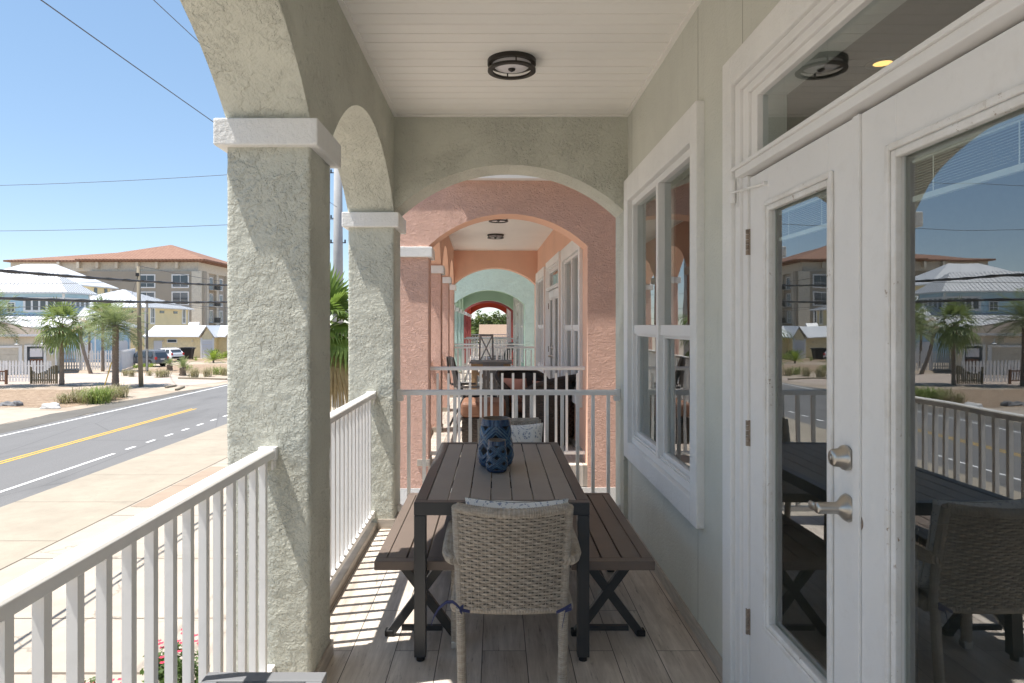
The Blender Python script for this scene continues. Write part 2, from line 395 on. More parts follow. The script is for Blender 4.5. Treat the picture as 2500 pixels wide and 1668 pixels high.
M['brown_slab'] = concrete('brown_slab', (.36, .28, .215), .1)
M['gutter'] = concrete('wet_gutter', (.15, .14, .125), .3); M['joint'] = mat('dark_joint', (.14, .115, .09), .95)
M['wline'] = mat('white_road_paint', (.74, .74, .73), .7, .06, 6, dirt=.35, dirtcol=(.35, .35, .35), ds=9)
M['yline'] = mat('yellow_road_paint', (.66, .40, .055), .7, .08, 6, dirt=.3, dirtcol=(.3, .24, .12), ds=9)
M['oldwood'] = mat('weathered_pole_wood', (.235, .20, .145), .85, .22, 5, .4, 30, .01, scale=(6, 6, .5))
M['greypole'] = mat('grey_pole_wood', (.13, .125, .12), .85, .15, 5, .3, 30, .01, scale=(6, 6, .5))
M['concpole'] = mat('spun_concrete', (.36, .36, .355), .85, .08, 3, .1, 40, .004)
M['cable'] = mat('black_cable', (.055, .055, .06), .6, .2, 3)
M['thincable'] = mat('grey_wire', (.10, .10, .11), .6)
M['yguard'] = mat('yellow_guard', (.55, .38, .05), .6)
M['beige'] = siding('beige_siding', (.66, .585, .46), .30, True)
M['blueside'] = siding('blue_siding', (.42, .60, .70)); M['bluewall'] = mat('blue_wall', (.37, .55, .69), .7)
M['yellow'] = siding('yellow_siding', (.74, .64, .39)); M['yellow2'] = mat('yellow_wall', (.74, .65, .43), .8)
M['wmetal'] = mat('white_metal_roof', (.60, .61, .62), .38, .02, 1, spec=.4); M['seam'] = mat('roof_seam', (.34, .36, .39), .5)
M['tanroof'] = mat('tan_shingles', (.27, .19, .135), .9, .15, 6)
M['shingle'] = mat('brown_shingles', (.20, .165, .135), .9, .18, 9, .4, 12, .03)
M['tan_wall'] = mat('tan_render', (.37, .325, .265), .85, .05, .2); M['cream'] = mat('cream_trim', (.60, .55, .46), .8)
M['tiles'] = roof_tile(); M['wht'] = mat('white_trim_paint', (.74, .74, .73), .6, .03, 1); M['picket'] = mat('white_picket_paint', (.72, .71, .72), .65, .05, 2, dirt=.2, ds=4)
M['oldfence'] = mat('mossy_fence_wood', (.165, .135, .085), .9, .35, 6, .3, 20, .02, scale=(6, 6, 1)); M['railwood'] = mat('brown_deck_rail', (.17, .085, .05), .8, .2, 4)
M['garage'] = mat('white_garage_door', (.66, .67, .70), .6, .03, 1)
M['rock'] = mat('pale_rock', (.56, .55, .53), .9, .2, 4, .6, 8, .05); M['drock'] = mat('dark_rock', (.16, .16, .165), .9, .2, 4, .6, 8, .05)
M['trunk'] = mat('palm_trunk', (.27, .215, .17), .95, .30, 10, .8, 22, .03, obj=True, scale=(1, 1, 3)); M['boots'] = mat('palm_boots', (.19, .115, .065), .95, .3, 12, .8, 20, .03, obj=True)
M['bark'] = mat('tree_bark', (.12, .09, .07), .95, .2, 6, .6, 14, .03, obj=True)
M['sabal'] = foliage('sabal_leaf', (.10, .14, .045), (.30, .35, .155), .3); M['date'] = foliage('date_leaf', (.105, .14, .065), (.31, .345, .19), .3)
M['palmnear'] = foliage('bright_palm_leaf', (.07, .115, .03), (.22, .29, .085), .35); M['dry'] = foliage('dry_leaf', (.17, .125, .07), (.34, .26, .15), .2)
M['grassg'] = foliage('green_grass', (.14, .19, .05), (.30, .36, .11), .3); M['grassb'] = foliage('dry_grass', (.20, .175, .10), (.42, .37, .24), .3)
M['cycad'] = foliage('yellow_green_leaf', (.12, .19, .03), (.36, .42, .09), .35); M['leaf'] = foliage('bush_leaf', (.045, .085, .022), (.12, .19, .055), .3, 5)
M['treeleaf'] = foliage('tree_leaf', (.03, .058, .018), (.16, .19, .06), .3, .9); M['flower'] = mat('red_petals', (.50, .035, .075), .6, .2, 20)
M['suv'] = mat('grey_car_paint', (.115, .125, .145), .28, .03, 1, spec=.6); M['wcar'] = mat('white_car_paint', (.74, .75, .77), .28, .02, 1, spec=.6)
M['tyre'] = mat('tyre_rubber', (.02, .02, .02), .8); M['rim'] = mat('alloy_rim', (.55, .55, .56), .3, metal=.8); M['tail'] = mat('red_tail_lamp', (.5, .02, .015), .2, spec=.6)
M['bin'] = mat('black_bin', (.02, .02, .022), .5); M['iron'] = mat('dark_iron', (.02, .02, .022), .5)
def emis(name, col, s):
    t = NT(name); e = t.n('Emission'); e.inputs[0].default_value = (*col, 1); e.inputs[1].default_value = s; t.L.new(e.outputs[0], t.out.inputs[0]); return t.m
M['lamp'] = emis('warm_lamp', (1.0, .56, .16), .75)

# ---------------------------------------------------------------- the porch houses
X_OUT, X_IN, WX, CT, PITCH = -1.10, -.757, .985, .345, 2.30
CEIL = 3.08
def rough_column(x0, x1, y0, y1, z0, z1, step=.014, amp=.0030):
    """a stuccoed pier: perimeter grid pushed in and out by noise so that its edges are not ruler-straight"""
    mb = MB(); per = []
    def side(a, b):
        n = max(2, int((Vector(b)-Vector(a)).length/step)); return [tuple(Vector(a).lerp(Vector(b), i/n)) for i in range(n)]
    c = [(x0, y0), (x1, y0), (x1, y1), (x0, y1)]
    for i in range(4): per += side(c[i], c[(i+1) % 4])
    cx, cy = (x0+x1)/2, (y0+y1)/2; hx, hy = (x1-x0)/2, (y1-y0)/2; n = len(per); rows = int((z1-z0)/step)+1
    for r in range(rows+1):
        z = z0+(z1-z0)*r/rows
        for (x, y) in per:
            ux, uy = (x-cx)/hx, (y-cy)/hy
            nx, ny = (ux if abs(ux) > .97 else 0), (uy if abs(uy) > .97 else 0)
            L = math.hypot(nx, ny) or 1
            p = Vector((x, y, z)); q = noise.noise(p*9) * .6 + noise.noise(p*23)*.5 + noise.noise(p*55)*.35
            k = amp*q - (.004 if nx and ny else 0)
            mb.v.append((x+nx/L*k, y+ny/L*k, z))
    for r in range(rows):
        for k in range(n):
            k2 = (k+1) % n; mb.face((r*n+k, r*n+k2, (r+1)*n+k2, (r+1)*n+k))
    return mb
def arc_z(t, half, rise, base):
    Rr = (half*half+rise*rise)/(2*rise); return base+rise-Rr+math.sqrt(max(0, Rr*Rr-t*t))
def strip(mb, us, bs, top, a0, a1, ax, mi_out, mi_in, mi_sof, out_low=True):
    """wall piece whose lower edge follows bs over us; ax='x': us run along y, thickness a0..a1 in x"""
    def P(u, t, z): return (t, u, z) if ax == 'x' else (u, t, z)
    for i in range(len(us)-1):
        u0, u1, b0, b1 = us[i], us[i+1], bs[i], bs[i+1]
        mb.mi = mi_out if out_low else mi_in; mb.quad(P(u0, a0, b0), P(u1, a0, b1), P(u1, a0, top), P(u0, a0, top))
        mb.mi = mi_in if out_low else mi_out; mb.quad(P(u0, a1, b0), P(u0, a1, top), P(u1, a1, top), P(u1, a1, b1))
        mb.mi = mi_sof; mb.quad(P(u0, a0, b0), P(u0, a1, b0), P(u1, a1, b1), P(u1, a0, b1))
def wall_open(mb, x0, x1, y0, y1, z0, z1, ops):
    ys = sorted({y0, y1, *[o[0] for o in ops], *[o[1] for o in ops]}); zs = sorted({z0, z1, *[o[2] for o in ops], *[o[3] for o in ops]})
    zs = [z for z in zs if z0 <= z <= z1]
    for a, b in zip(ys, ys[1:]):
        for c, d in zip(zs, zs[1:]):
            my, mz = (a+b)/2, (c+d)/2
            if any(o[0] < my < o[1] and o[2] < mz < o[3] for o in ops): continue
            mb.quad((x0, a, c), (x0, a, d), (x0, b, d), (x0, b, c)); mb.quad((x1, a, c), (x1, b, c), (x1, b, d), (x1, a, d))
    for (a, b, c, d) in ops:
        mb.quad((x0, a, c), (x1, a, c), (x1, a, d), (x0, a, d)); mb.quad((x0, b, c), (x0, b, d), (x1, b, d), (x1, b, c))
        mb.quad((x0, a, d), (x1, a, d), (x1, b, d), (x0, b, d)); mb.quad((x0, a, c), (x0, b, c), (x1, b, c), (x1, a, c))
def ring(mb, x0, x1, yo0, yo1, zo0, zo1, yi0, yi1, zi0, zi1, bottom=True):
    """a rectangular picture-frame ring lying in the wall plane"""
    mb.box((x0, yo0, zo0), (x1, yi0, zo1)); mb.box((x0, yi1, zo0), (x1, yo1, zo1))
    mb.box((x0, yi0, zi1), (x1, yi1, zo1))
    if bottom: mb.box((x0, yi0, zo0), (x1, yi1, zi0))
def add_window(root, a, b, label=None):
    """twin sash window in the porch wall; a..b is the clear opening along y"""
    z0, z1, mid = .675, 2.41, 1.49; ym = (a+b)/2
    mb = MB(); ring(mb, .945, 1.0, a-.11, b+.14, z0-.12, z1+.17, a, b, z0, z1)
    win = mb.build('window', M['wht_st'], root, bevel=.006)
    fr = MB(); ring(fr, .978, 1.05, a, b, z0, z1, a+.035, b-.035, z0+.045, z1-.04)
    fr.box((.972, ym-.028, z0+.046), (1.05, ym+.028, z1-.041))
    for y0, y1 in ((a+.035, ym-.028), (ym+.028, b-.035)):
        fr.box((.986, y0, mid-.035), (1.04, y1, mid+.028))
        ring(fr, 1.002, 1.038, y0, y1, z0+.045, mid-.035, y0+.028, y1-.028, z0+.085, mid-.05)
        fr.box((.984, y0, z0+.046), (1.0, y1, z0+.06))
    fr.build('frame', M['trim'], win, bevel=.003)
    for y0, y1, c, d, x in ((a+.03, ym-.02, mid+.02, z1-.035, 1.012), (ym+.02, b-.03, mid+.02, z1-.035, 1.012),
                            (a+.06, ym-.05, z0+.08, mid-.045, 1.022), (ym+.05, b-.06, z0+.08, mid-.045, 1.022)):
        MB().quad((x, y0, c), (x, y0, d), (x, y1, d), (x, y1, c)).build('pane', M['glass'], win)
    cu = MB()
    n = 40
    for y0, y1 in ((a, a+.30), (b-.30, b)):
        cu = MB()
        pts = [(y0+(y1-y0)*i/n, 1.20+.02*math.sin(i*1.1)) for i in range(n+1)]
        for (p, x), (q, x2) in zip(pts, pts[1:]): cu.quad((x, p, z0-.1), (x2, q, z0-.1), (x2, q, z1+.1), (x, p, z1+.1))
        cu.build('curtain', M['blind'], win, smooth=True)
    return win
def add_leaf(root, a, b, g0, g1, handle):
    z0, z1, gz0, gz1 = .035, 2.088, .44, 1.935
    mb = MB(); ring(mb, .985, 1.03, a, b, z0, z1, g0, g1, gz0, gz1)
    if not handle: mb.box((.977, b-.012, z0), (.9849, b+.022, z1))
    leaf = mb.build('door', M['dtrim'], root, bevel=.002)
    mo = MB(); ring(mo, .974, .9849, g0-.034, g1+.034, gz0-.034, gz1+.034, g0-.016, g1+.016, gz0-.016, gz1+.016)
    ring(mo, .980, 1.0, g0-.016, g1+.016, gz0-.016, gz1+.016, g0+.004, g1-.004, gz0+.004, gz1-.004)
    mo.build('glass_moulding', M['peel'], leaf, bevel=.004)
    MB().quad((1.006, g0, gz0), (1.006, g0, gz1), (1.006, g1, gz1), (1.006, g1, gz0)).build('pane', M['dglass'], leaf)
    sp = MB(); ring(sp, 1.0095, 1.029, g0+.0005, g1-.0005, gz0+.0005, gz1-.0005, g0+.018, g1-.018, gz0+.018, gz1-.018); sp.build('glazing_spacer', M['nickel'], leaf)
    bl = MB()
    for k in range(12):
        z = gz1-.025-k*.0062; bl.quad((1.0135, g0+.02, z), (1.0135, g1-.02, z), (1.026, g1-.02, z+.002), (1.026, g0+.02, z+.002))
    bl.box((1.0135, g0+.02, gz1-.117), (1.026, g1-.02, gz1-.104)); bl.box((1.0135, g0+.02, gz1-.022), (1.027, g1-.02, gz1-.001))
    for yy in (g0+.10, g1-.10): bl.box((1.0128, yy-.002, gz1-.105), (1.0133, yy+.002, gz1-.02))
    bl.build('blind', M['blind'], leaf)
    if handle:
        y = a+.055
        db = MB().lathe([(0, .985), (.034, .985), (.036, .978), (.033, .969), (.027, .965), (.024, .944), (.020, .939), (.0, .939)], 28, (0, y+.002, 1.148), 'x')
        db.box((.9365, y-.001, 1.138), (.9395, y+.005, 1.158)); db.build('deadbolt', M['nickel'], leaf, smooth=True)
        hd = MB().lathe([(0, .985), (.038, .985), (.0395, .981), (.034, .972), (.019, .958), (.0165, .950), (.0165, .902), (.0145, .897), (0, .897)], 32, (0, y, 1.008), 'x')
        pts = [(.908, y+.004, 1.009), (.903, y+.028, 1.006), (.905, y+.050, 1.002), (.912, y+.072, .998), (.922, y+.090, .996), (.930, y+.100, .996)]
        hd.tube(pts, [.013, .012, .012, .012, .011, .006], 12, sq=.5); hd.build('handle', M['nickel'], leaf, smooth=True)
        MB().lathe([(.0, .9845), (.022, .9845), (.022, .984)], 20, (0, a-.003, .985), 'x').build('strike_hole', M['rust'], leaf)
        for z in (.37, 1.10, 1.84):
            hg = MB().box((.980, b-.004, z-.05), (.9848, b+.014, z+.05))
            for k in range(5): hg.cyl((.976, b+.006, z-.0495+k*.02), (.976, b+.006, z-.0495+k*.02+.0185), .0062, 10)
            hg.build('hinge', M['rust'], leaf)
    return leaf
def add_doors(root, o, full):
    """french doors with a transom; o = offset of the door group along y"""
    tr = MB(); ring(tr, .945, 1.0, o-.11, o+1.92, -.0, 2.60, o, o+1.815, 0, 2.48, bottom=False)
    sur = tr.build('door_surround', M['wht_st'], root, bevel=.006)
    jb = MB()
    for k, (x, dy, dz) in enumerate(((.962, .055, .034), (.974, .055, .03), (.986, .06, .03))):
        s_ = sum(q[0] for q in ((.055, 0), (.055, 0), (.06, 0))[:k]); zz = (2.48, 2.446, 2.416)[k]
        zb = .0 if k == 0 else 2.142
        jb.box((x, o+1.815-s_-dy, zb), (1.10, o+1.8149-s_, zz)); jb.box((x, o+s_+.0001, zb), (1.10, o+s_+dy, zz))
        jb.box((x, o+s_+dy, zz-dz), (1.10, o+1.815-s_-dy, zz))
    jb.box((.974, o+1.714, 0), (1.09, o+1.7599, 2.0985)); jb.box((.974, o+.0551, 0), (1.09, o+.10, 2.0985))
    jb.box((.948, o+.05, 2.099), (1.10, o+1.765, 2.141)); jb.box((.935, o+.03, 2.126), (.9478, o+1.785, 2.1405))
    jb.build('door_frame', M['trim'], root, bevel=.003)
    MB().box((.95, o+.06, .0), (1.12, o+1.76, .032)).build('threshold', M['bronze'], root, bevel=.003)
    MB().quad((1.008, o+.165, 2.13), (1.008, o+.165, 2.392), (1.008, o+1.65, 2.392), (1.008, o+1.65, 2.13)).build('transom_pane', M['dglass'], root)
    add_leaf(root, o+.923, o+1.712, o+1.09, o+1.53, True)
    add_leaf(root, o+.130, o+.919, o+.29, o+.75, False)
    if full:
        cl = MB()
        y, z = o+1.795, 2.05
        cl.cyl((.946, y, z-.047), (.946, y, z-.008), .012, 14); cl.cyl((.946, y, z+.001), (.946, y, z+.047), .012, 14); cl.cyl((.946, y, z-.0079), (.946, y, z+.0009), .0105, 14)
        cl.box((.9585, y-.022, z-.06), (.9615, y+.004, z+.06)); cl.cyl((.944, y-.008, z-.004), (.972, o+1.60, z-.014), .0042, 8); cl.tube([(.972, o+1.60, z-.014), (.978, o+1.55, z-.016)], [.006, .004], 8)
        cl.cyl((.986, o+1.55, z-.016), (.972, o+1.55, z-.016), .008, 10)
        cl.build('door_closer', M['vinyl'], root, smooth=False)
def porch_house(name, label, y0, xc, rz, nb, out, inn, wallm, full=False, soff=None, fz=3.075, drop=0, ov=(.12, .026)):
    root = thing('beach_house', label, 'house', (0, 0, GZ))
    soff = soff or inn
    L = nb*PITCH+CT; tops = 3.32; CZ = 2.355-drop
    # columns with white capitals
    for i in range(nb+1):
        y = i*PITCH
        if full and i >= 1: cb = rough_column(X_OUT, X_IN, y, y+CT, -.24, CZ-.109); sm = True
        else: cb = MB().box((X_OUT, y, -.24), (X_IN, y+CT, CZ-.109)); sm = False
        co = cb.build('column', M[out], root, smooth=sm, bevel=0 if sm else .01)
        MB().box((X_OUT-.04, y-.04, CZ-.11), (X_IN+.04, y+CT+.04, CZ)).build('capital', M['wht_st'], co, bevel=.007)
        sk = MB()
        sk.box((X_IN, y-.008, .001), (X_IN+.011, y+CT+.008, .072)); sk.box((-.88, y-.011, .001), (X_IN+.0005, y-.0002, .072)); sk.box((-.88, y+CT+.0002, .001), (X_IN+.0005, y+CT+.011, .072))
        sk.build('column_skirting', M['skirt'], co)
    # arcade along the street side
    ar = MB(); N = 30
    for i in range(nb+1):
        y = i*PITCH; strip(ar, [y, y+CT], [CZ+.0001]*2, tops, X_OUT, X_IN, 'x', 0, 1, 2)
        if i < nb:
            a, b = y+CT, y+PITCH; h = (b-a)/2
            us = [a+h*(1-math.cos(PI*k/N)) for k in range(N+1)]
            strip(ar, us, [arc_z(u-(a+h), h, .42, CZ) for u in us], tops, X_OUT, X_IN, 'x', 0, 1, 2)
    for y, s_ in ((0, 0), (L, 0)): ar.mi = 0; ar.quad((X_OUT, y, CZ), (X_IN, y, CZ), (X_IN, y, tops), (X_OUT, y, tops))
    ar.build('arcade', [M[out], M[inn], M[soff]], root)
    # arched end walls
    for j, y in enumerate((0, nb*PITCH)):
        ew = MB(); x0, x1 = X_IN, .956; h = (x1-x0)/2; us = [x0+h*(1-math.cos(PI*k/36)) for k in range(37)]
        strip(ew, us, [arc_z(u-(x0+h), h, .345, CZ+.014) for u in us], tops, y, y+CT, 'y', 0, 1, 2, out_low=(j == 0))
        ew.mi = 0 if j == 0 else 1; ew.quad((x1, y, -.24), (WX, y, -.24), (WX, y, tops), (x1, y, tops))
        ew.mi = 1 if j == 0 else 0; ew.quad((x1, y+CT, -.24), (x1, y+CT, tops), (WX, y+CT, tops), (WX, y+CT, -.24))
        ew.mi = 2; ew.quad((x1, y, -.24), (x1, y+CT, -.24), (x1, y+CT, CZ+.014), (x1, y, CZ+.014))
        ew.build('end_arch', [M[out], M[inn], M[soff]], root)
    # wall to the rooms, windows and doors
    door_o = 2.74; wins = [(.66, 2.24), (5.14, 6.71)]
    wb = MB(); wall_open(wb, WX, WX+.16, .0, L, -.24, tops, [(door_o, door_o+1.815, 0, 2.48)]+[(a, b, .675, 2.41) for a, b in wins])
    wb.build('porch_wall', M[wallm], root)
    for a, b in wins: add_window(root, a, b)
    add_doors(root, door_o, full)
    sk = MB()
    ys = [CT] + [door_o-.112, door_o+1.922] + [L-CT]
    for a, b in ((ys[0], ys[1]), (ys[2], ys[3])):
        n = max(1, round((b-a)/.3)); sk = MB()
        for k in range(n): sk.box((WX-.011, a+(b-a)*k/n+.001, .001), (WX-.0002, a+(b-a)*(k+1)/n-.001, .072))
        sk.build('skirting', M['skirt'], root)
    # beadboard ceiling: grooved profile run across the porch
    cb = MB(); n = int((L-2*CT)/.1165); pr = []
    y = CT
    for k in range(n+1):
        pr += [(y, CEIL+.010), (y+.003, CEIL), (min(y+.1095, L-CT), CEIL), (min(y+.1125, L-CT), CEIL+.010)]; y += .1165
        if y > L-CT: break
    for p, q in zip(pr, pr[1:]): cb.quad((X_IN, p[0], p[1]), (WX, p[0], p[1]), (WX, q[0], q[1]), (X_IN, q[0], q[1]))
    for x0, x1 in ((X_IN, X_IN+.028), (WX-.028, WX-.0003)): cb.box((x0+.0003, CT, CEIL-.012), (x1, L-CT, CEIL-.001))
    cb.box((X_IN+.03, L-CT-.028, CEIL-.012), (WX-.03, L-CT-.0003, CEIL-.001))
    cb.build('porch_ceiling', M['ceil'], root)
    # floor, raised kerb under the railing
    MB().box((X_OUT+.002, .002, -.23), (WX-.0005, L-.002, 0)).build('porch_floor', M['tile'], root)
    kb = MB()
    for i in range(nb): kb.box((X_OUT+.004, i*PITCH+CT+.0115, .0005), (-.885, (i+1)*PITCH-.0115, .05))
    kb.build('floor_kerb', M['skirt'], root, bevel=.004)
    # the mass of the house
    MB().box((X_OUT-.002, -.001, 3.321), (9, L+.001, 6.6)).build('upper_storey', M[wallm], root)
    sw = MB(); sw.box((WX+.001, .0, -.24), (9, .16, 3.3205)); sw.box((WX+.001, L-.16, -.24), (9, L, 3.3205)); sw.box((8.84, .161, -.24), (9, L-.161, 3.3205))
    sw.build('side_wall', M[out], root)
    ro = MB(); ro.quad((1.15, .2, -.01), (6, .2, -.01), (6, L-.2, -.01), (1.15, L-.2, -.01)); ro.quad((6, .2, 0), (6, .2, 2.92), (6, L-.2, 2.92), (6, L-.2, 0))
    ro.quad((1.15, .2, 2.92), (1.15, L-.2, 2.92), (6, L-.2, 2.92), (6, .2, 2.92))
    for y in (.2, L-.2): ro.quad((1.15, y, -.01), (6, y, -.01), (6, y, 2.92), (1.15, y, 2.92))
    ro.build('room', M['inner'], root)
    MB().box((X_OUT-.001, -.006, GZ), (9, L+.006, -.2405)).build('lower_storey', M['wht_st'], root)
    fa = MB(); fa.box((-.50, -ov[0], fz), (9, -.0012, fz+.42)); fa.box((X_OUT-.03, -ov[1], fz), (-.5002, -.0012, fz+.42)); fa.build('fascia', M['wht'], root)
    MB().box((1.432, -.0015, -.2), (1.440, .0, 3.07)).build('control_joint', M['joint'], root)
    if full:
        for y, a, b in ((5.13, .08, .55), (5.13, 2.585, 3.066), (6.74, .08, .55), (6.74, 2.585, 3.066), (4.53, 2.605, 3.066)):
            MB().box((WX-.0008, y, a), (WX+.001, y+.0035, b)).build('control_joint', M['sagejoint'], root)
    root.location = (xc-.0995, y0, GZ); root.rotation_euler = (0, 0, rz)
    return root
BAL = MB().box((-.0125, -.0125, .12), (.0125, .0125, .985)); BAL_ME = None
def railing(label, p, ang, L, n, first, H=1.02, group='white porch railings', brackets=True, start=None):
    global BAL_ME
    r = thing('porch_railing', label, 'railing', (0, 0, 0), group)
    pr = [(-.030, H-.040), (.030, H-.040), (.031, H-.010), (.024, H-.002), (0, H), (-.024, H-.002), (-.031, H-.010)]
    MB().prism(pr, 'y', .002, L-.002).build('top_rail', M['vinyl'], r, bevel=.002)
    MB().prism([(-.021, .09), (.021, .09), (.021, .122), (.014, .126), (-.014, .126), (-.021, .122)], 'y', .002, L-.002).build('bottom_rail', M['vinyl'], r)
    for k in range(n):
        if BAL_ME is None:
            b = BAL.build('baluster', M['vinyl'], r, bevel=.002); BAL_ME = b.data
        else:
            b = bpy.data.objects.new('baluster', BAL_ME); COL.objects.link(b); b.parent = r
        b.location = (0, first+k*(L-2*first)/(n-1) if start is None else start+k*first, 0)
    if brackets:
        for y, s_ in ((.0, 1), (L, -1)):
            bk = MB(); bk.box((-.036, y+s_*.0008, H-.048), (.036, y+s_*.03, H+.003)); bk.box((-.03, y+s_*.0009, H-.085), (-.022, y+s_*.045, H-.0485)); bk.box((.022, y+s_*.0009, H-.085), (.030, y+s_*.045, H-.0485))
            bk.cyl((.0300, y+s_*.02, H-.068), (.0325, y+s_*.02, H-.068), .005, 8); lo = MB().box((-.027, y+s_*.0008, .082), (.027, y+s_*.03, .134))
            lo.build('rail_bracket', M['vinyl'], r, bevel=.005)
            bk.build('rail_bracket', M['vinyl'], r, bevel=.005)
    r.location = p; r.rotation_euler = (0, 0, ang); return r
def put(root, x, y, z=0):
    c, s_ = math.cos(root.rotation_euler.z), math.sin(root.rotation_euler.z)
    return (root.location.x+c*x-s_*y, root.location.y+s_*x+c*y, z)

sage = porch_house('sage', 'sage green stucco beach house whose tiled porch with the dining table fills the foreground', -1.81, .0995, 0, 3, 'sage', 'sage', 'sage_wall', True)
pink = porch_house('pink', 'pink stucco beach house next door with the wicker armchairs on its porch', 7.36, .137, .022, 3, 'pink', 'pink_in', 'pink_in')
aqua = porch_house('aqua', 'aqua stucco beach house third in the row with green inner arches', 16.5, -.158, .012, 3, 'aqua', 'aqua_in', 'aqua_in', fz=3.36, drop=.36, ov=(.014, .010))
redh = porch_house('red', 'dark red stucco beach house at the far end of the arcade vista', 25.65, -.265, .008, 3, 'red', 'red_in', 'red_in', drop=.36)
for i, lb in ((1, 'white side railing in the left foreground in front of the nearest sage column'), (2, 'white side railing between the two sage columns beside the left bench')):
    ys = -1.81+i*PITCH+CT; n = 17
    if i == 1: railing(lb, (-.925, ys, 0), 0, PITCH-CT, 17, .1105, start=PITCH-CT-.072-16*.1105)
    else: railing(lb, (-.925, ys, 0), 0, PITCH-CT, 17, .09)
railing('white side railing of the sage porch behind the viewer', (-.925, -1.81+CT, 0), 0, PITCH-CT, 17, .09)
railing('white end railing under the sage arch behind the dining table', (X_IN, 5.26, 0), R(-90), 1.713, 14, .088)
def house_rails(h, nb, cname, ends):
    for i in range(nb):
        p = put(h, -.925, i*PITCH+CT)
        railing('white side railing of the %s porch, bay %s from its near end' % (cname, ('first', 'second', 'third', 'fourth')[i]), p, h.rotation_euler.z, PITCH-CT, 16, .09, brackets=False)
    for y, lb in ends:
        railing(lb, put(h, X_IN, y), h.rotation_euler.z-R(90), 1.713, 14, .085, H=1.06, brackets=False)
house_rails(pink, 3, 'pink', ((.17, 'white front railing under the near pink arch before the wicker armchairs'), (3*PITCH+.17, 'white railing under the far pink arch behind the crossed-back stool')))
house_rails(aqua, 3, 'aqua', ((.17, 'sunlit white front railing under the near aqua arch'), (3*PITCH+.17, 'white railing under the far green inner arch of the aqua house')))
house_rails(redh, 3, 'red', ((.17, 'white front railing under the near dark red arch'), (3*PITCH+.17, 'white railing at the last red arch before the trees')))

# flush-mount porch lights
def ceiling_light(label, x, y):
    r = thing('ceiling_light', label, 'light', (x, y, CEIL), 'round bronze porch ceiling lights')
    z = CEIL
    MB().lathe([(0, z-.0005), (.143, z-.0005), (.143, z-.026), (.118, z-.0265), (.115, z-.018), (0, z-.018)], 48, (x, y, 0)).build('canopy', M['bronze'], r, smooth=False)
    MB().lathe([(.113, z-.0185), (.112, z-.028), (.098, z-.040), (.06, z-.048), (.0, z-.051)], 40, (x, y, 0)).build('glass_bowl', M['opal'], r, smooth=True)
    MB().lathe([(.141, z-.052), (.142, z-.065), (.114, z-.066), (.113, z-.053), (.141, z-.052)], 48, (x, y, 0)).build('lower_ring', M['bronze'], r)
    for k in range(4):
        a = R(100+90*k); c, s_ = math.cos(a)*.128, math.sin(a)*.128
        MB().box((x+c-.004, y+s_-.004, z-.0525), (x+c+.004, y+s_+.004, z-.0262)).build('post', M['bronze'], r)
    MB().lathe([(0, z-.049), (.022, z-.051), (.021, z-.057), (.012, z-.063), (.004, z-.067), (0, z-.068)], 20, (x, y, 0)).build('finial', M['bronze'], r, smooth=True)
    return r
l0 = ceiling_light('round bronze porch light with white bowl on the ceiling above the dining table', .095, 4.03)
for h, x, y, lb in ((None, .095, 1.66, 'round bronze porch light on the sage ceiling outside the french doors'),
                    (pink, .0, 2.55, 'round bronze porch light nearest under the pink ceiling'), (pink, .0, 4.45, 'round bronze porch light farther back under the pink ceiling')):
    c = copy_tree(l0); c['label'] = lb
    c.location = (x, y, CEIL) if h is None else put(h, x+.06, y, CEIL)
dl = thing('recessed_downlight', 'glowing warm recessed downlight seen through the transom glass', 'light', (2.07, 3.65, 2.92))
MB().lathe([(.048, 2.915), (.085, 2.915), (.088, 2.919)], 32, (2.07, 3.65, 0)).build('trim_ring', M['wht'], dl)
MB().lathe([(0, 2.917), (.047, 2.917)], 32, (2.07, 3.65, 0)).build('bulb', M['lamp'], dl)

# ---------------------------------------------------------------- furniture on the sage porch
def dining_table():
    x0, x1, y0, y1, H = -.368, .423, 3.07, 4.65, .72
    r = thing('dining_table', 'charcoal framed patio dining table with taupe slat top holding the blue vases', 'table', ((x0+x1)/2, (y0+y1)/2, 0))
    f = MB(); t = .052
    f.box((x0, y0, H-.058), (x1, y0+t, H)); f.box((x0, y1-t, H-.058), (x1, y1, H))
    f.box((x0, y0+t, H-.058), (x0+t, y1-t, H)); f.box((x1-t, y0+t, H-.058), (x1, y1-t, H))
    f.box((x0+t, y0+.50, H-.055), (x1-t, y0+.54, H-.022)); f.box((x0+t, y0+1.04, H-.055), (x1-t, y0+1.08, H-.022))
    f.build('table_frame', M['char'], r, bevel=.003)
    n = 7; w_ = (x1-x0-2*t)/n
    for k in range(n):
        a = x0+t+k*w_
        MB().box((a+.0028, y0+t+.003, H-.0205), (a+w_-.0028, y1-t-.003, H-.003)).build('slat', M['slat'], r, bevel=.0015)
    for x in (x0+.0005, x1-.0535):
        for y in (y0+.0005, y1-.0535):
            lg = MB().box((x, y, .022), (x+.053, y+.053, H-.0585)).build('leg', M['char'], r, bevel=.003)
            MB().cyl((x+.0265, y+.0265, .0), (x+.0265, y+.0265, .0215), .019, 14).build('foot', M['rubber'], lg)
    return r
dining_table()
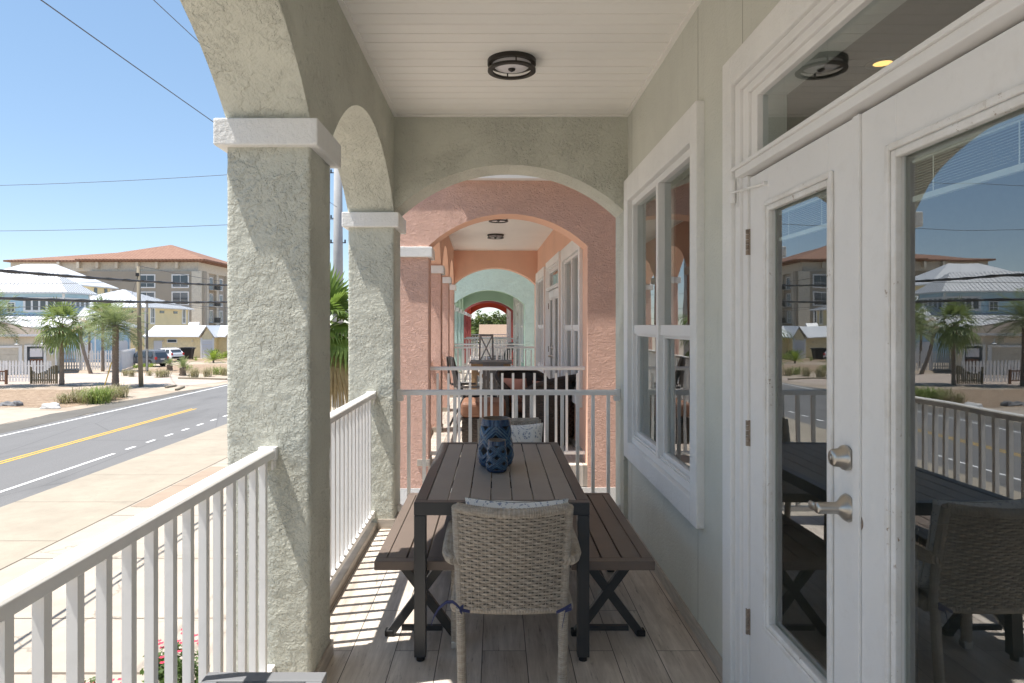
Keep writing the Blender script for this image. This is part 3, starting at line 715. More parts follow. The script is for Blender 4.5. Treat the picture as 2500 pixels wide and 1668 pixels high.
def bench(label, x0, x1):
    y0, y1, H = 3.144, 4.43, .43
    r = thing('bench', label, 'bench', ((x0+x1)/2, (y0+y1)/2, 0), 'slatted benches beside the dining table')
    f = MB(); t = .05
    f.box((x0, y0, H-.042), (x1, y0+t, H)); f.box((x0, y1-t, H-.042), (x1, y1, H)); f.box((x0, y0+t, H-.042), (x0+t, y1-t, H)); f.box((x1-t, y0+t, H-.042), (x1, y1-t, H))
    f.build('seat_frame', M['benchslat'], r, bevel=.003)
    n = 3; a0, a1 = x0+t, x1-t; w_ = (a1-a0)/n
    for k in range(n):
        MB().box((a0+k*w_+.0035, y0+t+.003, H-.03), (a0+(k+1)*w_-.0035, y1-t-.003, H-.001)).build('slat', M['benchslat'], r, bevel=.002)
    for y in (y0+.20, y1-.22):
        m = MB(); a, b = x0+.045, x1-.03
        m.bar((a, y, .012), (b-.03, y, H-.044), .042, .032, (0, 1, 0)); m.bar((b, y+.002, .012), (a+.03, y+.002, H-.044), .0415, .0325, (0, 1, 0))
        m.box((a+.055, y-.012, .025), (b-.055, y+.014, .050)); m.box((x0+.03, y-.018, H-.056), (x1-.03, y+.02, H-.0425))
        lg = m.build('leg_frame', M['char'], r, bevel=.003)
        for x in (a-.004, b+.004): MB().box((x-.022, y-.022, .0), (x+.022, y+.024, .03)).build('foot_cap', M['rubber'], lg, bevel=.006)
    m = MB().box(((x0+x1)/2-.015, y0+.22, .20), ((x0+x1)/2+.015, y1-.24, .225)); m.build('stretcher', M['char'], r)
    return r
bench('brown slatted bench with crossed legs left of the table beside the railing, half in sun', -.56, -.175)
bench('brown slatted bench with crossed legs right of the table beneath the window', .35, .735)

def weave(mb, S, nrow, ncol, amp=.0035, hw=.46, per=3):
    """flat strands woven over stakes on a parametric surface S(u,v)->(point, normal); rows run along u"""
    rows = nrow; sub = per*2
    for r in range(rows):
        v = (r+.5)/rows; dv = hw/rows; n = ncol*sub//2
        prev = None
        for k in range(n+1):
            u = k/n; ph = PI*u*ncol/2+PI*(r % 2)
            a = amp*math.sin(ph); p0, n0 = S(u, v-dv); p1, n1 = S(u, v+dv); pm, nm = S(u, v)
            q = [p0+n0*(a-.0006), pm+nm*(a+.0012), p1+n1*(a-.0006)]
            b = len(mb.v); mb.v += [tuple(x) for x in q]
            if prev is not None:
                mb.face((prev, b, b+1, prev+1)); mb.face((prev+1, b+1, b+2, prev+2))
            prev = b
    for c in range(ncol+1):
        u = c/ncol; du = .16/ncol
        prev = None
        for k in range(rows+1):
            v = k/rows; p0, n0 = S(max(0, u-du), v); p1, n1 = S(min(1, u+du), v); b = len(mb.v); mb.v += [tuple(p0), tuple(p1)]
            if prev is not None: mb.face((prev, prev+1, b+1, b))
            prev = b
    return mb
def wrapped(mb, pts, r, pitch=.0075, n=12, sq=1.0):
    """a pole wound with wicker: rings of slightly swelling radius"""
    P = [Vector(p) for p in pts]; out = []; rad = []
    for a, b in zip(P, P[1:]):
        L = (b-a).length; k = max(2, int(L/pitch)*3)
        for i in range(k): out.append(a.lerp(b, i/k)); rad.append(r*(1+.07*(i % 3 == 1)-.05*(i % 3 == 0)))
    out.append(P[-1]); rad.append(r); return mb.tube(out, rad, n, sq=sq)
def wicker_chair(label, cx, cy):
    r = thing('wicker_chair', label, 'chair', (cx, cy, 0), 'greige wicker dining chairs')
    def Sb(off):
        def S(u, v):
            s_ = u*2-1; z = .395+v*.43; hw = .203+.012*v
            y = cy-.215-.10*v**1.4-.045*(1-s_*s_)*(.5+.5*v)+off
            return Vector((cx+hw*s_, y, z-.012*(1-s_*s_)*v)), Vector((0, -1 if off <= 0 else 1, .15)).normalized()
        return S
    m = MB(); weave(m, Sb(-.014), 33, 28, .0046, .41); weave(m, Sb(.014), 33, 28, .0046, .41)
    S0 = Sb(0)
    wrapped(m, [S0(i/24, 1)[0]+Vector((0, 0, -.004)) for i in range(25)], .019, .009); wrapped(m, [S0(i/12, 0)[0] for i in range(13)], .017, .009)
    for u in (0, 1): wrapped(m, [S0(u, v/14)[0] for v in range(15)], .019, .0075)
    bk = m.build('backrest', M['wick'], r)
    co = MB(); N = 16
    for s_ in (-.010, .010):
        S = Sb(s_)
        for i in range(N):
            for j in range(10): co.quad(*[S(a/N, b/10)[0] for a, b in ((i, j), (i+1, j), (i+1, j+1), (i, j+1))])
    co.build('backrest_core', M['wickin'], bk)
    st = MB(); st.box((cx-.215, cy-.22, .375), (cx+.215, cy+.26, .418))
    wrapped(st, [(cx-.215, cy+.265, .395), (cx+.215, cy+.265, .395)], .027); 
    for s_ in (-1, 1): wrapped(st, [(cx+s_*.22, cy-.20, .395), (cx+s_*.22, cy+.25, .395)], .025)
    st.build('seat', M['wick'], r)
    for s_ in (-1, 1):
        lg = wrapped(MB(), [(cx+s_*.195, cy-.245, .03), (cx+s_*.205, cy-.225, .40)], .0185).build('leg', M['wick'], r, smooth=False)
        MB().cyl((cx+s_*.195, cy-.245, 0), (cx+s_*.195, cy-.245, .031), .017, 14).build('foot', M['metalfoot'], lg)
        lg = MB(); 
        wrapped(lg, [(cx+s_*.249, cy+.255, .045), (cx+s_*.249, cy+.255, .585)], .0235, sq=.85); lg = lg.build('leg', M['wick'], r)
        MB().box((cx+s_*.249-.023, cy+.235, .016), (cx+s_*.249+.023, cy+.276, .05)).build('foot', M['metalfoot'], lg, bevel=.004)
        am = MB()
        pts = [(cx+s_*.212, cy-.265, .60), (cx+s_*.230, cy-.235, .598), (cx+s_*.246, cy-.17, .598), (cx+s_*.250, cy-.05, .60), (cx+s_*.250, cy+.12, .60), (cx+s_*.249, cy+.21, .60), (cx+s_*.249, cy+.255, .588)]
        for dz, dx in ((0, 0), (.001, .016), (.001, -.016)): wrapped(am, [(p[0]+dx*s_, p[1], p[2]+dz) for p in pts], .0185, .0085, 12)
        am.build('armrest', M['wick'], r)
    return r
ch = wicker_chair('greige woven wicker armchair in the foreground with its back to the viewer', .065, 2.93)
def ties(cx, cy):
    m = MB(); ms = [m]
    def rib(pts, w_=.006):
        nonlocal m
        prev = None
        for i, p in enumerate(pts):
            q = Vector(p); b = len(m.v); m.v += [tuple(q+Vector((0, 0, w_))), tuple(q-Vector((0, 0, w_))), tuple(q+Vector((0, .003, -w_))), tuple(q+Vector((0, .003, w_)))]
            if prev is not None:
                for a in range(4): m.face((prev+a, prev+(a+1) % 4, b+(a+1) % 4, b+a))
            prev = b
    y = cy-.275
    rib([(cx-.165, y-.004, .405), (cx-.20, y-.012, .416), (cx-.215, y-.012, .434), (cx-.232, y-.01, .446), (cx-.256, y-.008, .444), (cx-.285, y-.006, .420), (cx-.305, y-.005, .385), (cx-.315, y-.004, .355)])
    rib([(cx-.19, y-.014, .43), (cx-.205, y-.018, .42), (cx-.195, y-.014, .405)], .008)
    m = MB(); ms.append(m)
    rib([(cx+.17, y-.006, .402), (cx+.20, y-.014, .420), (cx+.228, y-.012, .435), (cx+.230, y-.012, .42), (cx+.205, y-.014, .412), (cx+.198, y-.016, .38), (cx+.192, y-.014, .345)])
    return ms
cu = thing('seat_cushion', 'thin pale seat cushion tied with navy ribbons to the foreground wicker chair', 'cushion', (.065, 2.95, .42))
m = MB(); N = 14
for i in range(N):
    for j in range(N):
        def P(a, b, s_):
            u, v = a/N*2-1, b/N*2-1; e = (1-u**6)*(1-v**6); return (.065+u*.205, 2.955+v*.215, .438+s_*(.004+.015*e))
        for s_ in (-1, 1): m.quad(P(i, j, s_), P(i+1, j, s_), P(i+1, j+1, s_), P(i, j+1, s_))
m.build('pad', M['pillow'], cu, smooth=True); 
for q in ties(.065, 2.93): q.build('tie', M['blue'], cu)
def pillow(label, c, rx, rz, w_=.45, h_=.34, t_=.07, mt='pillow', grp='patterned throw pillows', parent=None):
    m = MB(); N = 20
    A = Matrix.Rotation(rz, 3, 'Z') @ Matrix.Rotation(rx, 3, 'X')
    def P(a, b, s_):
        u, v = a/N*2-1, b/N*2-1
        e = max(0, (1-abs(u)**2.6))**.55*max(0, (1-abs(v)**2.6))**.55
        pin = 1-.10*(1-abs(u)**1.5)*abs(v)**3; pin2 = 1-.10*(1-abs(v)**1.5)*abs(u)**3
        p = Vector((u*w_/2*pin2, s_*(t_*e+.002)+.006*math.sin(5*u+3*v)*e, v*h_/2*pin)); return Vector(c)+A @ p
    for i in range(N):
        for j in range(N):
            for s_ in (-1, 1):
                q = [P(i, j, s_), P(i+1, j, s_), P(i+1, j+1, s_), P(i, j+1, s_)]; m.quad(*(q if s_ < 0 else q[::-1]))
    return tag(m.build('pillow', M[mt], None, smooth=True, origin=tuple(c)), label, 'pillow', grp)
pillow('blue and white patterned pillow peeking over the back of the foreground wicker chair', (.085, 2.75, .640), R(14), R(-3), .41, .40)
# far chair, mirrored at the other end of the table
fc = copy_tree(ch); fc['label'] = 'greige woven wicker armchair at the far end of the table behind the vases'
fc.location = (.10, 4.70, 0); fc.rotation_euler = (0, 0, PI)
pillow('blue and white patterned pillow leaning in the far wicker chair behind the vases', (.165, 4.90, .635), R(-16), R(4), .37, .36)

def vase(label, cx, cy, z0, H, Rm, n, rows):
    r = thing('vase', label, 'vase', (cx, cy, z0), 'blue carved ceramic lantern vases')
    m = MB(); NT_, NZ = n*28, 110
    def prof(t):                                  # radius along the height
        if t < .06: return Rm*(.72+.20*math.sqrt(t/.06))
        if t < .22: return Rm*(.92+.08*math.sin((t-.06)/.16*PI/2))
        return Rm*(1-.22*((t-.22)/.78)**1.25)
    def met(t, th):
        if t < .10 or t > .86: return 9
        b = (t-.10)/.76*rows; a = th/(2*PI)*n*2
        bi, best = None, 9
        for j in range(int(b)-1, int(b)+3):
            for i in range(int(a)-1, int(a)+3):
                if (i+j) % 2: continue
                best = min(best, abs(a-i)+abs(b-j)*1.0)
        return best
    idx = []
    for k in range(NZ+1):
        t = k/NZ; row = []
        for q in range(NT_):
            th = 2*PI*q/NT_; d = met(t, th); rr = prof(t)
            if d < 1.2:
                rr += Rm*.018*math.cos(d*2*PI*2.6+1.2)*(1 if d > .2 else 0)
                if d < .40: rr -= Rm*.09
            else: rr += Rm*.006*math.sin(th*n*14)*max(0, (t-.86)*5)
            row.append(len(m.v)); m.v.append((cx+rr*math.cos(th), cy+rr*math.sin(th), z0+t*H))
        idx.append(row)
    for k in range(NZ):
        for q in range(NT_):
            q2 = (q+1) % NT_; d = met((k+.5)/NZ, 2*PI*(q+.5)/NT_)
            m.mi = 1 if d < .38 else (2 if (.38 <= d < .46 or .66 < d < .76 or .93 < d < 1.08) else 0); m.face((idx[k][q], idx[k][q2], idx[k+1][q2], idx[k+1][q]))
    m.mi = 0
    m.build('body', [M['glaze'], M['vaseholes'], M['glaze2']], r, smooth=True)
    rt = prof(1.0); MB().lathe([(rt, z0+H), (rt+.002, z0+H+.002), (rt-.004, z0+H+.004), (rt-.008, z0+H), (rt-.010, z0+H*.4), (0, z0+.01)], 48, (cx, cy, 0)).build('rim', M['vaserim'], r, smooth=True)
    return r
def glaze():
    t = NT('blue_glaze'); v = t.coord(True, (14, 14, 3))
    f = t.noise(v, 2.2, 6, .7, 1.0)
    c = t.mix(t.ramp(f, [(.34, 0), (.68, 1)]), (.004, .012, .055), (.03, .085, .18))
    return t.pbr(c, .14, 0, None, .6)
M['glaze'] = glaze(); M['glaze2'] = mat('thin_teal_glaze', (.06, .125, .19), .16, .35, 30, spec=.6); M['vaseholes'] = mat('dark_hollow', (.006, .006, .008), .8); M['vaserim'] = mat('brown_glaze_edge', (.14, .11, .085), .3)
vase('tall glossy blue ceramic lantern vase with diamond cut-outs', 0.0, 3.90, .7172, .268, .104, 4, 3)
vase('small glossy blue ceramic lantern vase in front of the tall one', .006, 3.735, .7172, .171, .060, 4, 4)
# grey side table corner in the near left
r = thing('side_table', 'grey slatted side table beside the nearest column at the bottom of the picture', 'table', (-.70, 1.93, 0))
m = MB(); z = .45
m.box((-.885, 2.05, z-.03), (-.52, 2.105, z)); m.box((-.885, 1.745, z-.03), (-.52, 1.80, z)); m.box((-.885, 1.8005, z-.03), (-.835, 2.0495, z)); m.box((-.57, 1.8005, z-.03), (-.52, 2.0495, z))
m.build('table_frame', M['sidetab'], r, bevel=.003)
for k in range(3): MB().box((-.832, 1.803+k*.082, z-.022), (-.573, 1.803+k*.082+.079, z-.002)).build('slat', M['sidetab'], r, bevel=.002)
for x in (-.884, -.556):
    for y in (1.746, 2.069): MB().box((x, y, 0), (x+.035, y+.035, z-.0305)).build('leg', M['sidetab'], r, bevel=.003)

# ---------------------------------------------------------------- furniture on the pink porch
def barrel_chair(label, x, y, ang, h=.86):
    r = thing('wicker_armchair', label, 'armchair', (0, 0, 0), 'dark wicker barrel armchairs')
    m = MB(); N, K = 44, 20
    def S(off):
        def f(u, v):
            th = R(-215+250*u+0); e = abs(u-.5)*2
            top = h-.24*e**2.2; z = .10+v*(top-.10); rad = .36-.03*(1-v)+off
            return Vector((rad*math.cos(th)*1.0, rad*math.sin(th)*1.02, z)), Vector((math.cos(th), math.sin(th), 0))
        return f
    weave(m, S(0), 26, 46, .004, .45); 
    f = S(0)
    wrapped(m, [f(i/40, 1)[0] for i in range(41)], .034, .012, 10)
    m.build('shell', M['dwick'], r)
    co = MB(); g = S(-.012)
    for i in range(N):
        for j in range(K): co.quad(*[g(a/N, b/K)[0] for a, b in ((i, j), (i+1, j), (i+1, j+1), (i, j+1))])
    co.build('shell_lining', M['dwick'], r)
    MB().lathe([(0, .0), (.27, .0), (.28, .03), (.27, .12), (.32, .30), (.0, .30)], 32).build('base', M['dwick'], r)
    MB().lathe([(0, .30), (.285, .30), (.305, .34), (.30, .41), (.26, .435), (0, .445)], 32).build('seat_cushion', M['tan'], r, smooth=True)
    r.location = (x, y, 0); r.rotation_euler = (0, 0, ang); return r
def pk(x, y, z=0): return put(pink, x, y-7.36, z)
p = pk(.66, 8.75); b1 = barrel_chair('dark wicker barrel armchair nearest the pink front railing, turned away', p[0], p[1], R(55))
p = pk(.40, 9.75); b2 = copy_tree(b1); b2.location = p; b2.rotation_euler = (0, 0, R(200)); b2['label'] = 'dark wicker barrel armchair farther back on the pink porch, high curved back'
p = pk(.67, 8.62, .62); pillow('salmon throw pillow in the nearest dark wicker armchair', p, R(-20), R(35), .44, .42, .08, 'salmon', 'salmon throw pillows')
p = pk(.30, 9.55, .60); pillow('salmon throw pillow in the farther dark wicker armchair', p, R(25), R(-30), .40, .40, .08, 'salmon', 'salmon throw pillows')
o = thing('ottoman', 'tan cushioned ottoman with dark wicker base behind the pink front railing', 'ottoman', pk(-.16, 9.0))
ox, oy, _ = pk(-.16, 9.0)
def So(x0, y0, x1, y1):
    d = Vector((x1-x0, y1-y0, 0)); nrm = Vector((d.y, -d.x, 0)).normalized()
    return lambda u, v: (Vector((x0, y0, .03))+d*u+Vector((0, 0, .30*v)), nrm)
m = MB()
for a in ((ox-.27, oy-.3, ox+.27, oy-.3), (ox+.27, oy-.3, ox+.27, oy+.3), (ox-.27, oy+.3, ox-.27, oy-.3)): weave(m, So(*a), 12, 20, .004)
m.box((ox-.262, oy-.292, .0), (ox+.262, oy+.292, .325)); m.build('base', M['dwick'], o)
MB().box((ox-.29, oy-.32, .331), (ox+.29, oy+.32, .535)).build('cushion', M['tan'], o, bevel=.06, seg=4)
# high table, stools and sling chair
tx, ty, _ = pk(-.02, 11.7)
t_ = thing('bar_table', 'weathered oak bar-height table on the pink porch', 'table', (tx, ty, 0))
MB().box((tx-.36, ty-.36, .87), (tx+.36, ty+.36, .90)).build('tabletop', M['greywood'], t_, bevel=.004)
MB().box((tx-.33, ty-.33, .78), (tx+.33, ty+.33, .8695)).build('apron', M['oak'], t_, bevel=.003)
for sx in (-1, 1):
    for sy in (-1, 1): MB().box((tx+sx*.29-.035, ty+sy*.29-.035, 0), (tx+sx*.29+.035, ty+sy*.29+.035, .7795)).build('leg', M['oak'], t_, bevel=.003)
m = MB().bar((tx-.25, ty-.30, .72), (tx+.27, ty-.26, .45), .05, .05); m.build('brace', M['oak'], t_)
def stool(label, x, y, ang, panel):
    r = thing('bar_stool', label, 'stool', (0, 0, 0), 'grey wooden bar stools')
    MB().box((-.2, -.2, .735), (.2, .2, .77)).build('seat', M['greywood'], r, bevel=.006)
    for sx in (-1, 1):
        MB().bar((sx*.17, .17, .7345), (sx*.20, .22, 0), .04, .04).build('leg', M['greywood'], r)
        MB().bar((sx*.17, -.17, .7345), (sx*.20, -.22, 0), .04, .04).build('leg', M['greywood'], r)
    MB().box((-.19, -.205, .25), (.19, -.18, .285)).build('footrest', M['greywood'], r)
    b = MB()
    for sx in (-1, 1): b.bar((sx*.135, -.17, .7705), (sx*.12, -.235, 1.32), .035, .03)
    b.box((-.14, -.25, 1.29), (.14, -.215, 1.335))
    if panel:
        for k in range(6): b.box((-.118+k*.04, -.215, .78), (-.118+k*.04+.036, -.20, 1.285))
    else:
        b.bar((-.13, -.175, .79), (.115, -.232, 1.30), .028, .02); b.bar((.13, -.178, .79), (-.115, -.229, 1.30), .028, .02)
    b.build('backrest', M['greywood'], r)
    r.location = (x, y, 0); r.rotation_euler = (0, 0, ang); return r
x, y, _ = pk(-.10, 13.2); stool('grey bar stool with crossed X back standing above the pink railings', x, y, PI*.99, False)
g = thing('folding_chair', 'grey slatted folding chair with vertical boards in front of the oak table', 'chair', (0, 0, 0))
b = MB()
for k in range(6): b.box((-.165+k*.055, 0, .42), (-.165+k*.055+.050, .018, .93))
b.build('backrest', M['greywood'], g); MB().box((-.17, .02, .42), (.17, .36, .445)).build('seat', M['greywood'], g)
for sx in (-.16, .16):
    for yy in (.03, .33): MB().box((sx-.015, yy-.015, 0), (sx+.015, yy+.015, .4195)).build('leg', M['greywood'], g)
g.location = pk(.0, 10.75); g.rotation_euler = (0, 0, .02)
s_ = thing('sling_chair', 'dark grey sling chair seen from the side at the left of the pink porch', 'chair', (0, 0, 0))
b = MB(); b.prism([(-.20, 1.06), (-.235, 1.05), (-.14, .72), (-.06, .47), (.30, .50), (.42, .47), (.42, .495), (.30, .53), (-.03, .505), (-.11, .73)], 'y', -.22, .22); b.build('sling', M['char'], s_)
for yy in (-.25, .25):
    b = MB(); b.bar((-.20, yy, .02), (.06, yy, .50), .03, .03); b.bar((.06, yy, .49), (.34, yy, .02), .03, .03); b.bar((-.17, yy, .64), (.20, yy, .64), .045, .03); b.bar((-.19, yy, .64), (-.23, yy, 1.05), .03, .03); b.build('side_frame', M['greywood'], s_)
s_.location = pk(-.42, 9.9); s_.rotation_euler = (0, 0, R(12))
def adirondack(label, x, y, ang):
    r = thing('slatted_chair', label, 'chair', (0, 0, 0), 'grey slatted chairs on the aqua porch')
    b = MB()
    for k in range(5): b.prism([(-.25, .98), (-.23, .98), (.05, .30), (.03, .30)], 'y', -.24+k*.1, -.24+k*.1+.085)
    b.build('backrest', M['greywood'], r); b = MB()
    for k in range(6): b.box((.0+k*.08, -.25, .33+k*.012), (.07+k*.08, .25, .35+k*.012))
    b.build('seat', M['greywood'], r)
    for yy in (-.29, .25):
        b = MB(); b.box((-.2, yy, .54), (.5, yy+.08, .562)); b.box((.42, yy+.02, 0), (.48, yy+.05, .5395)); b.bar((-.35, yy+.03, .02), (.42, yy+.03, .36), .025, .09); b.build('side_frame', M['greywood'], r)
    r.location = (x, y, 0); r.rotation_euler = (0, 0, ang); return r
p = put(aqua, .55, 3.0); a1 = adirondack('grey slatted porch chair against the aqua house wall, nearer one', p[0], p[1], PI*.9)
a2 = copy_tree(a1); a2.location = put(aqua, .55, 4.4); a2['label'] = 'grey slatted porch chair against the aqua house wall, farther one'

# ---------------------------------------------------------------- the street
def irregular(pts, seed, amp=.5, step=2.0):
    out = []; 
    for i in range(len(pts)):
        a, b = Vector((*pts[i], 0)), Vector((*pts[(i+1) % len(pts)], 0)); n = max(1, int((b-a).length/step))
        for k in range(n):
            p = a.lerp(b, k/n); q = noise.noise_vector(p*.35+Vector((seed, 0, 0)))
            out.append((p.x+q.x*amp*2, p.y+q.y*amp*2))
    return out
struct('ground', MB().sheet([(-900, -200), (900, -200), (900, 1500), (-900, 1500)], GZ-.02), M['ground'])
struct('road', MB().sheet([(-21.4, -120), (-12.74, -120), (-12.74, 700), (-21.4, 700)], GZ), M['asph'])
struct('sidewalk', MB().box((-12.74, -60, GZ-.3), (-9.5, 300, GZ+.004)), M['walk'])
struct('driveway', MB().box((-9.49, 9.2, GZ-.3), (30, 60, GZ+.002)), M['drive'])
struct('walkway', MB().box((-9.49, -60, GZ-.3), (30, 9.19, GZ+.003)), M['apron'])
struct('brown_paving', MB().sheet([(-9.42, 17.6), (-8.0, 17.6), (-8.0, 22.6), (-9.42, 22.6)], GZ+.007), M['brown_slab'])
jt = MB()
for x in (-3.3, -1.2, .9): jt.sheet([(x, 9.2), (x+.018, 9.2), (x+.018, 60), (x, 60)], GZ+.006)
for k, y in enumerate((10.9, 13.7, 16.8, 19.9, 23, 26, 29, 32, 36)): jt.sheet([(-9.49, y), (1, y+.03), (1, y+.046), (-9.49, y+.016)], GZ+.0095)
for x in (-9.5,): jt.sheet([(x-.012, -60), (x+.022, -60), (x+.022, 120), (x-.012, 120)], GZ+.0075)
jt.sheet([(-9.49, 9.17), (1, 9.17), (1, 9.22), (-9.49, 9.22)], GZ+.0085)
for k in range(30):
    y = -8+k*3.26; jt.sheet([(-12.74, y), (-9.52, y), (-9.52, y+.012), (-12.74, y+.012)], GZ+.0085)
struct('pavement_joints', jt, M['joint'])
wl_ = MB()
wl_.sheet([(-13.98, -60), (-13.84, -60), (-13.84, 24.9), (-13.98, 24.9)], GZ+.006)
for k in range(9):
    y = 25.7+k*1.53; wl_.sheet([(-13.98, y), (-13.84, y), (-13.84, y+.62), (-13.98, y+.62)], GZ+.006)
wl_.sheet([(-13.98, 46), (-13.84, 46), (-13.84, 400), (-13.98, 400)], GZ+.006)
wl_.sheet([(-20.93, -60), (-20.79, -60), (-20.79, 400), (-20.93, 400)], GZ+.006)
struct('white_road_lines', wl_, M['wline'])
yl = MB()
for x in (-17.03, -16.80):
    yl.sheet([(x, -60), (x+.11, -60), (x+.11, 38.2), (x, 38.2)], GZ+.006); yl.sheet([(x, 62), (x+.11, 62), (x+.11, 400), (x, 400)], GZ+.006)
struct('yellow_road_lines', yl, M['yline'])
gu = MB(); gu.sheet(irregular([(-21.41, -20), (-21.41, 52), (-21.9, 50), (-22.6, 44), (-23.3, 38), (-23.4, -20)], 3, .18), GZ-.004); struct('gutter', gu, M['gutter'])
struct('corner_slab', MB().sheet(irregular([(-23.3, 0), (-23.3, 37.2), (-26.3, 37.6), (-30, 37.8), (-34, 37.4), (-34, 0)], 9, .2), GZ-.008), M['apron'])
struct('mulch_bed', MB().sheet(irregular([(-24, 39.0), (-24.0, 44), (-27, 48.5), (-33, 49.5), (-48, 47.5), (-48, 39.2)], 5, .5), GZ-.012), M['mulch'])
struct('paver_drive', MB().sheet(irregular([(-23.4, 52.5), (-30, 53.0), (-36, 52.6), (-60, 49), (-60, 51), (-44, 56), (-42, 66), (-33, 66.5), (-28, 62), (-22.2, 60)], 11, .35), GZ-.012), M['paver'])
struct('sand_lot', MB().sheet(irregular([(-30, 84), (-20, 76), (-21.5, 92), (-34, 96)], 15, .5), GZ-.0125), M['apron'])
struct('planting_bed', MB().sheet(irregular([(-37, 68), (-30, 66.5), (-21.6, 63), (-21.6, 74), (-30, 82), (-37, 80)], 19, .5), GZ-.0145), M['mulch'])
struct('far_planting_bed', MB().sheet(irregular([(-44, 88), (-24, 86), (-24, 95), (-44, 95)], 21, .4), GZ-.0135), M['mulch'])

def at(px, d): return (px-1210)*d/1667.0                # photograph column (full-size pixels) at distance d -> x

# ---------------------------------------------------------------- vegetation
def blade_fan(m, p, d, R_, n, spread, droop, rn):
    """a palmate leaf: n narrow segments fanned round direction d"""
    d = d.normalized(); side = d.cross(Vector((0, 0, 1)))
    side = side.normalized() if side.length > .05 else Vector((1, 0, 0)); up = side.cross(d)
    for k in range(n):
        a = (k/(n-1)-.5)*spread; L = R_*(1-.25*abs(a)/(spread/2))*rn.uniform(.88, 1.08)
        q = (d*math.cos(a)+side*math.sin(a)+up*(.18*math.cos(a*2)-.08)).normalized()
        wv = (q.cross(up)).normalized()*R_*.052
        p1 = p+q*L*.55; p2 = p+q*L*.84+Vector((0, 0, -droop*L*.10)); p3 = p+q*L*.97+Vector((0, 0, -droop*L*.34))
        b = len(m.v); m.v += [tuple(p), tuple(p1+wv), tuple(p1-wv), tuple(p2+wv*.6), tuple(p2-wv*.6), tuple(p3)]
        m.face((b, b+1, b+2)); m.face((b+1, b+3, b+4, b+2)); m.face((b+3, b+5, b+4))
def trunk_mesh(base, top, r0, r1, n=10, bulge=.1, seg=16, rn=rnd, bend=0):
    m = MB(); b = Vector(base); t = Vector(top); pts = []; rr = []
    for i in range(seg+1):
        f = i/seg; p = b.lerp(t, f)+Vector((bend*math.sin(f*PI), 0, 0)); pts.append(p)
        rr.append((r0+(r1-r0)*f)*(1+bulge*(max(0, 1-f*6)))*(1+.06*((i % 2)*2-1)))
    return m.tube(pts, rr, n)
def fan_palm(label, x, y, gz, h, r0, Lr, n, seed, name='cabbage_palm', leaf='sabal', seg=15, bootn=26, dead=.12, lean=(0, 0), bend=0, elmin=-35):
    rn = random.Random(seed); r = thing(name, label, 'palm tree', (x, y, gz), 'palm trees across the street')
    top = Vector((x+lean[0], y+lean[1], gz+h))
    trunk_mesh((x, y, gz), top, r0, r0*.85, bulge=.12, bend=bend).build('trunk', M['trunk'], r, smooth=True)
    if bootn:
        m = MB()
        for k in range(bootn):
            a = rn.uniform(0, 2*PI); z = -rn.uniform(.0, .20)*h*.8; o = Vector((math.cos(a), math.sin(a), 0))
            p = top+Vector((0, 0, z))+o*r0*.7; m.tube([p, p+o*r0*.8+Vector((0, 0, .10)), p+o*r0*1.2+Vector((0, 0, .30))], [r0*.32, r0*.26, r0*.10], 5)
        m.build('leaf_bases', M['boots'], r)
    c = MB(); dd = MB()
    for k in range(n):
        a = k*2.39996+rn.uniform(-.2, .2); el = R(elmin)+(R(86)-R(elmin))*((k+.5)/n)**.9
        d = Vector((math.cos(a)*math.cos(el), math.sin(a)*math.cos(el), math.sin(el)))
        pl = Lr*rn.uniform(.42, .62); p0 = top+Vector((0, 0, .02)); p1 = p0+d*pl*.6+Vector((0, 0, .05)); p2 = p0+d*pl+Vector((0, 0, -.05*pl))
        tg = dd if el < R(elmin)+(.25 if dead < .5 else .85) and rn.random() < dead*4 else c
        tg.tube([p0, p1, p2], [.022, .018, .012], 4, cap=False)
        blade_fan(tg, p2, (p2-p1)+Vector((0, 0, -.12*pl)), Lr*rn.uniform(.52, .66), seg, R(rn.uniform(165, 215)), rn.uniform(.6, 1.4)*(1.2-el), rn)
    c.build('crown', M[leaf], r)
    if dd.f: dd.build('dead_fronds', M['dry'], r)
    return r
def frond(m, p, a, el, L, rn, n=20, lw=.034, ll=.30, curve=1.0):
    """a feather leaf: arching midrib with leaflets both sides"""
    pos = Vector(p); d = Vector((math.cos(a)*math.cos(el), math.sin(a)*math.cos(el), math.sin(el))); prev = pos.copy(); pts = [pos.copy()]
    for k in range(n):
        f = k/n; d = (d+Vector((0, 0, -1))*(.012+.055*f)*curve).normalized(); pos = pos+d*L/n; pts.append(pos.copy())
        side = d.cross(Vector((0, 0, 1))); side = side.normalized() if side.length > .03 else Vector((-math.sin(a), math.cos(a), 0)); up = side.cross(d)
        if f < .08: continue
        l = L*ll*(math.sin(PI*min(1, .12+f*.86))**.7)
        for s_ in (-1, 1):
            q = (side*s_*.8+d*.62+up*rn.uniform(.05, .45)).normalized(); tip = pos+q*l*rn.uniform(.85, 1.1)+Vector((0, 0, -.10*l)); wv = d*lw*L*.45
            b = len(m.v); mid = pos.lerp(tip, .5)+up*.02; m.v += [tuple(pos-wv*.5), tuple(mid-wv), tuple(tip), tuple(mid+wv), tuple(pos+wv*.5)]
            m.face((b, b+1, b+3, b+4)); m.face((b+1, b+2, b+3))
    m.tube(pts[::3]+[pts[-1]], [.02*L*.5*(1-.8*i/len(pts[::3])) for i in range(len(pts[::3])+1)], 4, cap=False)
